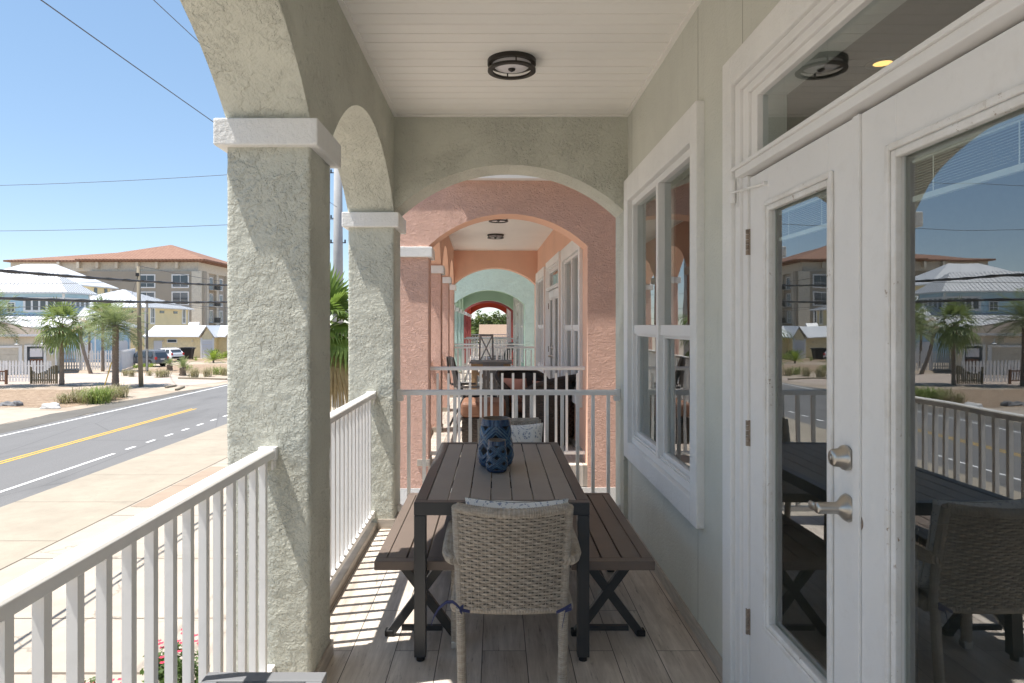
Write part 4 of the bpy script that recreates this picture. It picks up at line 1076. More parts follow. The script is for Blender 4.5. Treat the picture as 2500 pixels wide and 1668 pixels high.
def date_palm(label, x, y, gz, h, r0, L, n, seed, leaf='date', name='date_palm', group='palm trees across the street', diamond=True, elmin=-25, elmax=84):
    rn = random.Random(seed); r = thing(name, label, 'palm tree', (x, y, gz), group); top = Vector((x, y, gz+h)); m = MB()
    if h > .1:
        trunk_mesh((x, y, gz), top, r0, r0*.9, bulge=.35).build('trunk', M['trunk'], r, smooth=True)
        if diamond:
            rows = max(3, int(h/.11)); 
            for k in range(rows):
                z = h*(k+.5)/rows
                for q in range(7):
                    a = 2*PI*(q+.5*(k % 2))/7+rn.uniform(-.1, .1); o = Vector((math.cos(a), math.sin(a), 0)); rr = r0*(.98+.30*max(0, 1-z/h*5)); p = Vector((x, y, gz+z))+o*rr*.88
                    m.tube([p+Vector((0, 0, -.09)), p+o*.035, p+o*.085+Vector((0, 0, .09))], [.075, .072, .03], 4, sq=.5)
            m.build('leaf_bases', M['trunk'], r)
    c = MB()
    for k in range(n):
        a = k*2.39996+rn.uniform(-.25, .25); el = R(elmin)+(R(elmax)-R(elmin))*((k+.5)/n)**.85
        frond(c, top, a, el, L*rn.uniform(.85, 1.08), rn)
    c.build('crown', M[leaf], r); return r
def clump(label, x, y, gz, h, rad, n, seed, mt, name='grass_clump', group='grass clumps on the sandy verge', w_=.02):
    rn = random.Random(seed); m = MB()
    for k in range(n):
        a = rn.uniform(0, 2*PI); q = rn.random()**.6; p = Vector((rn.gauss(0, rad*.28), rn.gauss(0, rad*.28), 0)); o = Vector((math.cos(a), math.sin(a), 0))
        L = h*rn.uniform(.6, 1.12); out = rad*q; p1 = p+o*out*.35+Vector((0, 0, L*.6)); p2 = p+o*out*.8+Vector((0, 0, L*(.92-.25*q))); p3 = p+o*out*1.15+Vector((0, 0, L*(.95-.55*q)))
        sd_ = Vector((-o.y, o.x, 0))*w_*rn.uniform(.6, 1.2); off = Vector((x, y, gz))
        b = len(m.v); m.v += [tuple(off+t) for t in (p-sd_*.6, p+sd_*.6, p1+sd_, p1-sd_, p2+sd_*.7, p2-sd_*.7, p3)]
        m.face((b, b+1, b+2, b+3)); m.face((b+3, b+2, b+4, b+5)); m.face((b+5, b+4, b+6))
    return tag(m.build(name, M[mt], None, origin=(x, y, gz)), label, 'grass' if 'grass' in name else 'plant', group)
def leafy(m, c, rad, n, size, rn, flat=1.0):
    for k in range(n):
        v = Vector((rn.gauss(0, 1), rn.gauss(0, 1), rn.gauss(0, 1))).normalized()*(rn.random()**.4); p = Vector((c[0]+v.x*rad[0], c[1]+v.y*rad[1], c[2]+v.z*rad[2]*flat))
        u = Vector((rn.gauss(0, 1), rn.gauss(0, 1), rn.gauss(0, .6))).normalized(); w_ = u.cross(Vector((rn.gauss(0, 1), rn.gauss(0, 1), rn.gauss(0, 1)))).normalized(); s_ = size*rn.uniform(.6, 1.3)
        m.quad(p-u*s_, p-w_*s_*.45, p+u*s_, p+w_*s_*.45)
def bush(label, x, y, gz, w_, h, seed, mt='leaf', n=420, size=.06, group='shrubs across the street', flowers=0, name='shrub'):
    rn = random.Random(seed); r = thing(name, label, 'shrub', (x, y, gz), group); m = MB()
    for k in range(7):
        leafy(m, (x+rn.uniform(-.55, .55)*w_, y+rn.uniform(-.55, .55)*w_, gz+h*rn.uniform(.3, .68)), (w_*.42, w_*.42, h*.34), n//7, size, rn)
    m.build('foliage', M[mt], r)
    if flowers:
        f = MB()
        for k in range(flowers):
            a = rn.uniform(0, 2*PI); q = math.sqrt(rn.random()); p = Vector((x+math.cos(a)*q*w_*.9, y+math.sin(a)*q*w_*.9, gz+h*(.72+.34*(1-q*q))*rn.uniform(.8, 1.05)))
            for j in range(5):
                b = 2*PI*j/5; c_ = p+Vector((math.cos(b), math.sin(b), 0))*.018; f.quad(c_+Vector((math.cos(b), math.sin(b), .3))*.022, c_+Vector((-math.sin(b), math.cos(b), 0))*.018, c_-Vector((math.cos(b), math.sin(b), 0))*.016, c_-Vector((-math.sin(b), math.cos(b), 0))*.018)
        f.build('flowers', M['flower'], r)
    return r
def tree(label, x, y, gz, h, w_, seed, n=2600, group='trees beyond the last arch', mt='treeleaf', size=.22):
    rn = random.Random(seed); r = thing('broadleaf_tree', label, 'tree', (x, y, gz), group)
    m = trunk_mesh((x, y, gz), (x+.2, y, gz+h*.55), .22, .13)
    for k in range(6):
        a = rn.uniform(0, 2*PI); m.tube([(x+.1, y, gz+h*.35), (x+math.cos(a)*w_*.3, y+math.sin(a)*w_*.3, gz+h*.6), (x+math.cos(a)*w_*.5, y+math.sin(a)*w_*.5, gz+h*.8)], [.09, .06, .02], 6)
    m.build('trunk', M['bark'], r); m = MB()
    for k in range(22):
        v = Vector((rn.gauss(0, 1), rn.gauss(0, 1), rn.gauss(0, .8))).normalized()*rn.random()**.4
        s_ = rn.uniform(.22, .40); leafy(m, (x+v.x*w_*.62, y+v.y*w_*.62, gz+h*(.62+.32*v.z)), (w_*s_, w_*s_, h*s_*.55), n//22, size, rn)
    m.build('crown', M[mt], r); return r

G = GZ-.02
fan_palm('cabbage palm with thick brown boots beside the old wooden fence panel', -34.0, 53.5, G, 4.5, .175, 2.25, 30, 3, bootn=44, elmin=-48)
date_palm('date palm with diamond patterned trunk beside the tall wooden pole', -28.9, 51.9, G, 4.65,   .155, 2.45, 42, 4, elmin=-38, elmax=66)
fan_palm('cabbage palm with slim bare trunk whose crown rises behind the date palm', -39.7, 69.0, G, 5.7, .15, 2.0, 26, 5, bootn=8, dead=0)
fan_palm('thin leaning palm with dying brown top beside the white picket fence', -39.0, 65.8, G, 4.55, .16, 1.15, 8, 6, bootn=30, leaf='dry', lean=(-1.15, 0), bend=-.15, elmin=-50, name='dying_palm')
date_palm('small green palm with feathery fronds behind the white picket fence', at(218, 76), 76, G, 3.7, .13, 2.3, 16, 8, 'date', 'young_palm', diamond=False, elmin=-15)
date_palm('date palm cut off by the left edge in front of the beige garage', at(-18, 52), 52, G, 5.1, .18, 2.5, 40, 9, elmin=-38, elmax=66)
fan_palm('bright green palm with shaggy dry fronds seen between the two sage columns', at(790, 21.5), 21.5, GZ, 4.5, .17, 1.75, 46, 12, leaf='palmnear', seg=24, dead=.9, elmin=-84, bootn=20)
for k, (px, py, h, rad, n, mt, lb) in enumerate(((160, 985, .95, .75, 170, 'grassb', 'dry brown grass clump leftmost of the row by the road'), (196, 982, 1.25, .9, 230, 'grassb', 'tall olive grass clump left of the greenest one by the road'),
        (220, 985, 1.0, .8, 170, 'grassb', 'brownish low grass clump touching the greenest one by the road'), (240, 985, 1.5, 1.15, 330, 'grassg', 'brightest green grass clump by the road'), (262, 978, 1.3, 1.0, 240, 'grassb', 'olive grass clump right behind the greenest one by the road'),
        (290, 970, 1.25, .95, 230, 'grassb', 'grey brown grass clump rightmost of the row by the road'),
        (305, 918, 1.0, .8, 150, 'grassb', 'olive grass clump at the foot of the picket fence, left one'), (322, 920, 1.1, .8, 160, 'grassb', 'olive grass clump at the foot of the picket fence, right one'),
        (365, 918, .9, .7, 120, 'grassb', 'short olive clump just right of the tall pole'), (390, 922, 1.3, 1.1, 210, 'grassb', 'wide grey olive clump between the poles and the small cycad'), (405, 921, 1.15, .9, 170, 'grassb', 'olive clump left of the stout short palm'),
        (474, 924, 1.6, 1.15, 260, 'grassb', 'tall khaki grass clump right of the stout short palm'), (506, 920, 1.35, .95, 190, 'grassb', 'thin khaki grass clump further right of the short palm'), (530, 915, 1.3, 1.3, 230, 'grassg', 'greener spreading grass clump near the column edge'),
        (549, 917, 1.3, 1.0, 200, 'grassb', 'khaki grass clump half hidden by the nearest column'), (455, 905, 1.0, 1.2, 170, 'grassg', 'low yellow green clump behind the short palm'))):
    d = (EYE-G)*1667/(py-793); clump(lb, at(px, d), d, G, h*(.8 if py > 940 else .72), rad*(1.0 if py > 940 else .66), int(n*(.8 if py > 940 else .55)), 40+k, mt, w_=.016)
for px, py, h, L, n, lb in ((446, 917, .75, 1.15, 20, 'stout short palm with chunky grey trunk in the planting bed'), (414, 905, .6, .8, 18, 'small cycad left of the stout short palm')):
    d = (EYE-G)*1667/(py-793); date_palm(lb, at(px, d), d, G, h, .22, L, n, int(px), 'date', 'short_palm', 'small palms in the planting bed', True, 5)
for px, py, h, L, n, lb in ((521, 886, .3, 1.55, 26, 'yellow green cycad in front of the yellow garages'), (478, 882, .05, .6, 12, 'tiny yellow green cycad left of the larger one by the garages'), (371, 872, 1.6, 1.25, 16, 'yellow green feathery palm in front of the garage wall behind the pole')):
    d = (EYE-G)*1667/(py-793); date_palm(lb, at(px, d), d, G, h, .12, L, n, int(px), 'cycad', 'cycad', 'yellow green cycads', False, 0)
bush('dark clipped hedge shrub by the white garage door', at(524, 94), 94, G, .85, 1.5, 61, n=700, size=.10)
bush('low olive shrub right of the yellow green cycad', at(546, 92), 92, G, 1.0, 1.2, 62, 'cycad', 500, .09)
bush('pale yellow flowered low shrub at the rear wheel of the grey car', at(364, 74), 74, G, 1.2, .6, 63, 'cycad', 420, .07)
bush('low green shrub beside the picket fence end', at(338, 73), 73, G, .7, .6, 64, 'cycad', 300, .07)
bush('red flowering bush at street level below the near railing', -4.05, 8.75, GZ, .42, .7, 66, 'leaf', 1100, .045, 'red flowering bushes below the porch', 38, 'flower_bush')
bush('smaller red flowering bush at the bottom edge below the railing', -4.75, 8.15, GZ, .35, .45, 67, 'leaf', 600, .04, 'red flowering bushes below the porch', 16, 'flower_bush')
for k, (x, y, h, w_, lb, mt) in enumerate(((-5.2, 96, 7.0, 2.3, 'bluish green tree left in the last arch opening', 'treeleaf'), (-2.6, 88, 6.2, 2.0, 'dark green tree in the middle of the last arch opening', 'treeleaf'), (-.2, 90, 6.9, 2.2, 'tall olive tree right of centre in the last arch', 'treeleaf'), (2.2, 93, 6.8, 2.3, 'yellowish tree at the right of the last arch opening', 'treeleaf'))):
    tree(lb, x, y, G, h, w_, 70+k, mt=mt)
date_palm('young bright green palm at lower left in the last arch opening', -3.5, 72, G, 2.6, .12, 2.2, 26, 81, 'palmnear', 'young_palm', 'trees beyond the last arch', False)
r = thing('tan_roofed_house', 'house with plain tan roof seen through the last arch', 'house', (.2, 84, G))
MB().box((-1.7, 81, G), (3.2, 86, G+3.2)).build('wall', M['cream'], r); MB().prism([(81-.4, G+3.2), (86.4, G+3.2), (83.5, G+4.75)], 'x', -2.0, 3.5).build('roof', M['tanroof'], r)
# rocks and timbers on the verge
def rock(label, px, py, s, mt, seed):
    d = (EYE-G)*1667/(py-793); x = at(px, d); m = MB(); rn = random.Random(seed); n, k = 12, 7; rows = []
    for i in range(k+1):
        t = PI*i/k
        for j in range(n):
            a = 2*PI*j/n; v = Vector((math.sin(t)*math.cos(a), math.sin(t)*math.sin(a), math.cos(t))); q = 1+.55*noise.noise(v*1.3+Vector((seed, 0, 0)))
            m.v.append((x+v.x*s[0]*q, d+v.y*s[1]*q, G+s[2]*.4+v.z*s[2]*q))
    for i in range(k):
        for j in range(n): j2 = (j+1) % n; m.face((i*n+j, i*n+j2, (i+1)*n+j2, (i+1)*n+j))
    return tag(m.build('rock', M[mt], None, origin=(x, d, G)), label, 'rock', 'rocks on the verge')
rock('flat dark rock at the left edge of the mulch', 18, 990, (.55, .35, .16), 'drock', 1); rock('dark grey block rock beside the flat dark rock', 40, 991, (.35, .3, .24), 'drock', 2); rock('pale white rock on the sand by the road', 124, 997, (.58, .4, .22), 'rock', 3)
for k, (a, b, lb) in enumerate((((405, 948), (428, 944), 'weathered timber left of two on the road verge'), ((430, 954), (448, 947), 'weathered timber right of two on the road verge'), ((436, 925), (553, 928), 'long low timber edging along the planting bed'))):
    P = []
    for px, py in (a, b):
        d = (EYE-G)*1667/(py-793); P.append((at(px, d), d, G+.07))
    tag(MB().bar(P[0], P[1], .2, .14).build('timber', M['oldwood'], None, origin=P[0], bevel=.02), lb, 'timber', 'timbers on the verge')

# ---------------------------------------------------------------- poles and cables
p = thing('utility_pole', 'tall weathered wooden utility pole across the road', 'utility pole', (-27.0, 52.0, G), 'utility poles')
MB().tube([(-27.0, 52.0, G), (-27.15, 52, 1.5), (-27.2, 52, 5.95)], [.17, .15, .125], 14).build('shaft', M['oldwood'], p, smooth=True)
MB().box((-27.33, 51.8, 5.2), (-27.1, 51.9, 5.45)).build('bracket', M['iron'], p)
p = thing('utility_pole', 'shorter dark grey wooden pole behind the tall one', 'utility pole', (at(358.6, 69), 69, G), 'utility poles')
x_ = at(358.6, 69); MB().tube([(x_, 69, G), (x_, 69, 4.0)], [.13, .115], 12).build('shaft', M['greypole'], p, smooth=True); MB().box((x_-.02, 68.85, -3.1), (x_+.14, 68.88, -.9)).build('conduit', M['concpole'], p)
p = thing('concrete_pole', 'round concrete power pole seen between the two sage columns', 'utility pole', (-9.0, 39.0, GZ), 'utility poles')
MB().tube([(-9, 39, GZ), (-9, 39, 14.5)], [.34, .20], 20).build('shaft', M['concpole'], p, smooth=True)
m = MB()
for z in (6.2, 7.6, 10.2, 10.6): m.cyl((-9.45, 39, z), (-8.55, 39, z), .03, 6); m.cyl((-9.4, 39, z), (-9.4, 39, z+.18), .045, 8); m.cyl((-8.6, 39, z), (-8.6, 39, z+.18), .045, 8)
m.build('insulator_arm', M['iron'], p)
p = thing('concrete_pole', 'round concrete power pole behind the viewer along the near pavement', 'utility pole', (-9.0, -22.0, GZ), 'utility poles')
MB().tube([(-9, -22, GZ), (-9, -22, 14.5)], [.34, .20], 20).build('shaft', M['concpole'], p, smooth=True)
def wire(label, pts, rad, mt, group, twist=0):
    a, b = Vector(pts[0]), Vector(pts[1]); sag = pts[2]; n = 60; P = []
    for i in range(n+1):
        t = i/n; q = a.lerp(b, t); q.z -= 4*sag*t*(1-t); P.append(q)
    m = MB().tube(P, rad, 8)
    if twist:
        for s_ in range(2):
            Q = []
            for i in range(n*8+1):
                t = i/(n*8); q = a.lerp(b, t); q.z -= 4*sag*t*(1-t); ang = t*twist+PI*s_; Q.append(q+Vector((math.cos(ang), 0, math.sin(ang)))*rad*.95)
            m.tube(Q, rad*.42, 5)
    return tag(m.build('cable', M[mt], None, smooth=True, origin=tuple(a)), label, 'cable', group)
gk = 'overhead cables along the road'
wire('upper thick black cable crossing the sky in front of the tiled roof', ((-9, -22, 3.45), (-9, 39, 3.95), 1.25), .027, 'cable', gk, 240)
wire('lower thick black cable bundle crossing in front of the houses', ((-9, -22, 3.05), (-9, 39, 3.25), 1.18), .027, 'cable', gk, 200)
wire('thin power line running highest along the road beside the porch', ((-9, -22, 10.35), (-9, 39, 10.4), .35), .011, 'thincable', gk)
wire('thin power line lower of the two steep ones at upper left', ((-9, -22, 8.3), (-9, 39, 8.2), .3), .013, 'thincable', gk)
wire('thin wire crossing the sky, upper of two level ones', ((-75, 60, 14.5), (-9, 39, 10.55), 1.0), .016, 'thincable', gk)
wire('thin wire crossing the sky, lower of two level ones', ((-75, 60, 10.9), (-9, 39, 7.55), .9), .016, 'thincable', gk)
for k, (z0, z1, x1, y1, lb) in enumerate(((6.0, 5.6, -14, 92, 'thin wire from the tall wooden pole top to the right'), (4.0, 3.1, x_, 69, 'thin service wire sagging between the two wooden poles'))):
    wire(lb, ((-27.2, 52, z0), (x1, y1, z1), .8), .018, 'thincable', 'thin wires across the street')
for k, (za, zb, lb) in enumerate(((6.1, 4.9, 'thin wire reaching the tall wooden pole from the left, topmost'), (3.7, 3.35, 'thin wire reaching the tall wooden pole from the left, middle'), (1.9, 2.6, 'thin wire reaching the tall wooden pole from the left, lowest'))):
    wire(lb, ((-60, 53, za+.5), (-27.2, 52, zb), .9), .018, 'thincable', 'thin wires across the street')
wire('thin wire from the tall pole passing right toward the tan building', ((-27.2, 52, 3.3), (-10, 60, 3.1), .4), .018, 'thincable', 'thin wires across the street')
wire('thin wire from the short grey pole toward the right', ((x_, 69, 3.9), (-14, 80, 2.3), .5), .016, 'thincable', 'thin wires across the street')
gw = thing('guy_wire', 'guy wire with yellow guard anchored left of the date palm', 'guy wire', (at(255, 52.5), 52.5, G))
a = Vector((at(255, 52.5), 52.5, G)); b = Vector((-27.2, 52, 5.5)); MB().tube([a, b], .012, 6).build('strand', M['thincable'], gw)
MB().tube([a.lerp(b, .01), a.lerp(b, .21)], .04, 8).build('guard', M['yguard'], gw)

# ---------------------------------------------------------------- fences across the street
def picket_fence(label, x0, y0, x1, y1, H, pitch=.22, w_=.145, rails=(.35, 1.0, 1.6)):
    r = thing('picket_fence', label, 'fence', (x0, y0, G), 'white picket fences'); a = Vector((x0, y0, 0)); b = Vector((x1, y1, 0)); L = (b-a).length; d = (b-a)/L; n_ = Vector((d.y, -d.x, 0))
    m = MB()
    for z in rails:
        if z < H: m.bar(a+Vector((0, 0, G+z))-n_*.045, b+Vector((0, 0, G+z))-n_*.045, .04, .09)
    m.build('rail', M['picket'], r); n = int(L/pitch); me = None
    n = min(n, 96); pitch = L/n
    for k in range(n):
        p = a+d*(k+.5)*pitch
        if me is None:
            q = MB(); h = H
            o = [(-w_/2, .06), (w_/2, .06), (w_/2, h-.16), (w_*.30, h-.13), (w_*.42, h-.07), (w_*.28, h-.01), (0, h), (-w_*.28, h-.01), (-w_*.42, h-.07), (-w_*.30, h-.13), (-w_/2, h-.16)]
            pb = [(v[0], v[1]) for v in o]; q.prism(pb, 'y', -.011, .011); ob = q.build('picket', M['picket'], None); me = ob.data; ob.parent = r
        else:
            ob = bpy.data.objects.new('picket', me); COL.objects.link(ob); ob.parent = r
        ob.location = (p.x-x0, p.y-y0, 0); ob.rotation_euler = (0, 0, math.atan2(d.y, d.x))
    for k in range(int(L/2.4)+2):
        p = a+d*min(L, k*2.4); MB().box((p.x-n_.x*.11-.065, p.y-n_.y*.11-.065, G), (p.x-n_.x*.11+.065, p.y-n_.y*.11+.065, G+H-.05)).build('post', M['picket'], r)
    return r
picket_fence('white picket fence in front of the beige garage at the left edge', -47.5, 56.0, at(120, 56), 56.0, 1.78, .255, .165, (.4, 1.35))
picket_fence('long white picket fence in front of the blue house', at(139, 70.6), 70.6, at(294, 70.6), 70.6, 2.05, .27, .15, (.45, 1.1, 1.7))
picket_fence('short white picket fence running back beside the grey car', at(294, 70.6)+.05, 70.7, at(330, 78), 78.0, 2.05, .24, .16, (.45, 1.1, 1.7))
r = thing('wooden_fence_panel', 'mossy old wooden fence panel with dipping top beside the cabbage palm', 'fence', (at(106, 54.5), 54.5, G)); rn = random.Random(2)
xa, xb = at(84, 54.8), at(130, 54.2); m = MB()
for k in range(12):
    t = k/11; x = xa+(xb-xa)*t; h = 1.1-.28*math.sin(PI*min(1, t*1.15+.08))+.42*t*t+rn.uniform(-.04, .04); m.box((x-.055, 54.5-.02, G), (x+.055, 54.5+.02, G+h))
m.build('boards', M['oldfence'], r); MB().box((xa-.05, 54.53, G+.25), (xb+.05, 54.58, G+.35)).build('rail', M['oldfence'], r)
for x, h in ((xa-.08, 1.35), (xb+.08, 1.45)): MB().box((x-.05, 54.45, G), (x+.05, 54.57, G+h)).build('post', M['oldfence'], r)
r = thing('deck_railing', 'brown wooden deck railing at the left edge of the picture', 'railing', (at(10, 54), 54, G)); m = MB(); x1 = at(15, 54)
m.box((x1-5, 53.97, G+.98), (x1, 54.06, G+1.08)); m.box((x1-5, 53.99, G+.25), (x1, 54.04, G+.33)); m.build('rail', M['railwood'], r)
MB().box((x1-.07, 53.92, G), (x1+.07, 54.08, G+1.15)).build('post', M['railwood'], r)
for k in range(22): MB().box((x1-.30-k*.21, 54.0, G+.331), (x1-.26-k*.21, 54.035, G+.979)).build('baluster', M['railwood'], r)

# ---------------------------------------------------------------- houses across the street
def hip_roof(x0, x1, y0, y1, z, h, ov=.5, hipl=None, seams=0, th=.18):
    """hip roof over a rectangle; optional standing seams on the street slopes"""
    m = MB(); x0 -= ov; x1 += ov; y0 -= ov; y1 += ov; W = min(x1-x0, y1-y0)/2; hl = W if hipl is None else hipl
    if x1-x0 >= y1-y0: a, b = Vector((x0+hl, (y0+y1)/2, z+h)), Vector((x1-hl, (y0+y1)/2, z+h))
    else: a, b = Vector(((x0+x1)/2, y0+hl, z+h)), Vector(((x0+x1)/2, y1-hl, z+h))
    c = [Vector((x0, y0, z)), Vector((x1, y0, z)), Vector((x1, y1, z)), Vector((x0, y1, z))]
    if x1-x0 >= y1-y0: fs = [(c[0], c[1], b, a), (c[1], c[2], b), (c[2], c[3], a, b), (c[3], c[0], a)]
    else: fs = [(c[0], c[1], a), (c[1], c[2], b, a), (c[2], c[3], b), (c[3], c[0], a, b)]
    for f in fs: m.poly(f)
    dn = Vector((0, 0, -th)); 
    for i in range(4): m.quad(c[i], c[i]+dn, c[(i+1) % 4]+dn, c[(i+1) % 4])
    m.poly([q+dn for q in c][::-1]); sm = MB()
    if seams:
        for f in fs[:2]:
            e0, e1 = f[0], f[1]; L = (e1-e0).length; d = (e1-e0)/L; top = f[2:]; 
            inw = Vector((-d.y, d.x, 0)); run = ((top[0]-e0).dot(inw)); nrm = Vector((-inw.x*h/run, -inw.y*h/run, 1)).normalized()
            for k in range(1, int(L/seams)):
                s_ = k*seams; t0 = (top[-1]-e0).dot(d); t1 = (top[0]-e0).dot(d)
                fr = min(1, s_/t0 if t0 > .01 else 1, (L-s_)/(L-t1) if L-t1 > .01 else 1); p = e0+d*s_; q = p+(inw*run+Vector((0, 0, h)))*fr
                sm.bar(p+nrm*.02, q+nrm*.02, .05, .06, tuple(nrm))
    return m, sm
def house_window(r, x, y, z, w_, h, fr='wht', face='s', bars=True, gl='farglass', fw=.11):
    def B(a0, a1, b0, b1, t0, t1):
        return ((a0, y-t1, b0), (a1, y-t0, b1)) if face == 's' else ((x+t0, a0, b0), (x+t1, a1, b1))
    c = x if face == 's' else y; m = MB(); a0, a1 = c-w_/2, c+w_/2
    for q in ((a0-fw, a0, z-fw, z+h+fw), (a1, a1+fw, z-fw, z+h+fw), (a0, a1, z-fw, z), (a0, a1, z+h, z+h+fw)): m.box(*B(*q, -.05, .06))
    if bars:
        m.box(*B(c-.035, c+.035, z, z+h, -.02, .035))
        m.box(*B(a0, a1, z+h*.34, z+h*.34+.06, -.02, .03))
    f = m.build('window', M[fr], r); MB().box(*B(a0, a1, z, z+h, -.06, .012)).build('pane', M[gl], f); return f
# beige garage with brown shingle roof
OV = lambda rr, h, t: rr*1.15/math.sqrt((math.cos(t)/.55)**2+math.sin(t)**2)
TH = R(30); c0x, c0y = at(137.7, 66.5), 66.5
def lx(px):
    k = (px-1210)/1667; return -(c0x-k*c0y)/(math.cos(TH)-k*math.sin(TH))
xr = 0; r = thing('garage', 'beige garage with brown shingle hip roof behind the left picket fence', 'garage', (0, 0, G))
MB().box((xr-17, 0, G), (xr, 7.5, .55)).build('wall', M['beige'], r)
m, _ = hip_roof(xr-17, xr, 0, 7.5, .60, 2.0, .45, 9.5); m.build('roof', M['shingle'], r)
MB().box((xr-17.5, (-0.50000), .40), (xr+.5, (-0.44000), .62)).build('fascia', M['wht'], r); MB().box((xr-.12, (-0.06000), G), (xr+.03, (-0.00010), .42)).build('corner_trim', M['wht'], r)
def zt(py, d): return EYE-(py-793)*d/1667
d = 64; a0, a1 = lx(62), lx(110); z1 = zt(846, d)
f = MB(); f.box((a0-.1, (-0.12000), G), (a0+.12, (-0.00100), z1+.1)); f.box((a1-.12, (-0.12000), G), (a1+.1, (-0.00100), z1+.1)); f.box((a0+.12, (-0.12000), z1-.05), (a1-.12, (-0.00100), z1+.1)); f = f.build('doorway', M['wht'], r)
MB().box((a0+.12, (-0.02000), G), (a1-.12, (-0.00050), z1-.05)).build('dark_opening', M['farglass'], f); MB().box((a0+.35, (-0.06000), z1-1.05), (a0+1.35, -.022, z1-.25)).build('window_pane', M['opal'], f); MB().box((a0+.35, (-0.07000), G+.4), (a0+1.4, -.022, z1-1.25)).build('cabinet', M['railwood'], f)
b0, b1 = lx(-60), lx(50); f = MB(); f.box((b1-.15, (-0.14000), G), (b1+.12, (-0.00100), z1+.05)); f.box((b0, (-0.14000), z1-.15), (b1-.15, (-0.00100), z1+.05)); f = f.build('garage_door_frame', M['wht'], r)
m = MB(); zz = z1-.15
for k in range(4): m.box((b0, (-0.06000), G+(zz-G)*k/4+.01), (b1-.15, (-0.00100), G+(zz-G)*(k+1)/4-.01))
m.build('garage_door', M['cream'], f)
x, z = lx(125), zt(858, d); MB().lathe([(.0, (-0.04000)), (.30, (-0.04000)), (.36, (-0.08000)), (.42, (-0.04000)), (.42, (-0.00100))], 24, (x, 0, z), 'y', OV).build('oval_window', M['wht'], r)
MB().lathe([(.0, (-0.04500)), (.28, (-0.04500))], 20, (x, 0, z), 'y', OV).build('oval_pane', M['farglass'], r)
for px in (42, 103):
    x, z = lx(px), zt(841, d); m = MB().tube([(x-.05, (-0.01000), z+.15), (x-.05, (-0.30000), z+.45), (x, (-0.45000), z+.35), (x, (-0.45000), z+.15)], .03, 6); m.lathe([(.04, z+.15), (.09, z+.10), (.22, z+.0), (.20, z-.06), (0, z-.06)], 14, (x, (-0.45000), 0)); m.build('barn_lamp', M['wht'], r)
r.location = (c0x, c0y, G); r.rotation_euler = (0, 0, TH)
# blue house
r = thing('blue_house', 'light blue two-storey house with white metal roofs behind the picket fence', 'house', (-58, 92, G))
xl = -50.35; MB().box((-74, 86, G), (xl, 93.9, 1.28)).build('lower_wall', M['bluewall'], r)
m, s_ = hip_roof(-74, xl, 86, 93.9, 1.30, 2.6, .9, None, .55); m.build('lower_roof', M['wmetal'], r); s_.build('lower_roof_seams', M['seam'], r)
MB().box((-74, 85.94, .55), (xl+.01, 85.999, .75)).build('band', M['wht'], r)
for a, b in ((xl-.14, xl+.02),): MB().box((a, 85.93, G), (b, 85.9995, .549)).build('corner_trim', M['wht'], r)
x = at(206, 86); MB().prism([(x-1.0, G), (x+1.0, G), (x+1.0, -.9), (x+.7, -.6), (x-.7, -.6), (x-1.0, -.9)], 'y', 85.9, 85.9998).build('arched_opening', M['garage'], r)
y = 92.0; MB().prism([(y-1.3, G), (y+1.3, G), (y+1.3, -.9), (y+.9, -.6), (y-.9, -.6), (y-1.3, -.9)], 'x', xl+.0005, xl+.09).build('arched_opening', M['garage'], r)
MB().box((xl+.0205, 93.7, G), (xl+.10, 93.92, 1.2)).build('corner_trim', M['wht'], r); MB().box((xl+.0004, 86.02, .55), (xl+.06, 93.69, .75)).build('band', M['wht'], r)
xu = -55.6; MB().box((-75, 88, 1.2), (xu, 93.4, 5.68)).build('upper_wall', M['blueside'], r)
m, s_ = hip_roof(-75, xu, 88, 93.4, 5.72, 2.7, .75, None, .55); m.build('upper_roof', M['wmetal'], r); s_.build('upper_roof_seams', M['seam'], r)
MB().box((xu-.22, 87.9, 1.25), (xu+.08, 87.999, 5.5)).build('corner_trim', M['wht'], r); MB().box((xu+.0005, 93.2, 1.25), (xu+.09, 93.42, 5.5)).build('corner_trim', M['wht'], r)
zw0, zw1 = zt(757, 88), zt(731, 88)
bd = MB().box((at(57, 88), 87.93, zw0-.3), (xu-.2205, 87.9985, zw1+.25)).box((xu+.0005, 88.1, zw0-.3), (xu+.06, 93.19, zw1+.25)).build('window_band', M['wht'], r)
for px in (70, 88, 106, 125, 143): x = at(px, 88); MB().box((x-.36, 87.90, zw0), (x+.30, 87.9295, zw1)).build('pane', M['farglass'], bd)
for k in range(5): y = 88.5+k*1.02; MB().box((xu+.0605, y-.05, zw0), (xu+.09, y+.50, zw1)).build('pane', M['farglass'], bd)
house_window(r, at(27, 88), 88, zw0-.25, .9, 1.15)
# yellow house at the back left
r = thing('yellow_house', 'pale yellow house with broad white metal hip roof at the back left', 'house', (-78, 122, G))
MB().box((-89.5, 114, G), (-70.4, 125, 8.2)).build('wall', M['yellow'], r); m, s_ = hip_roof(-89.5, -70.4, 114, 125, 8.25, 3.9, .9, 7.6); m.build('roof', M['wmetal'], r)
MB().box((-70.3995, 124.6, 3), (-70.3, 125.02, 8.0)).build('corner_trim', M['wht'], r)
for px in (233, 258): y = 70.4*1667/(1210-px); MB().box((-70.3998, y-.45, 6.1), (-70.33, y+.45, 8.0)).build('window', M['farglass'], r)
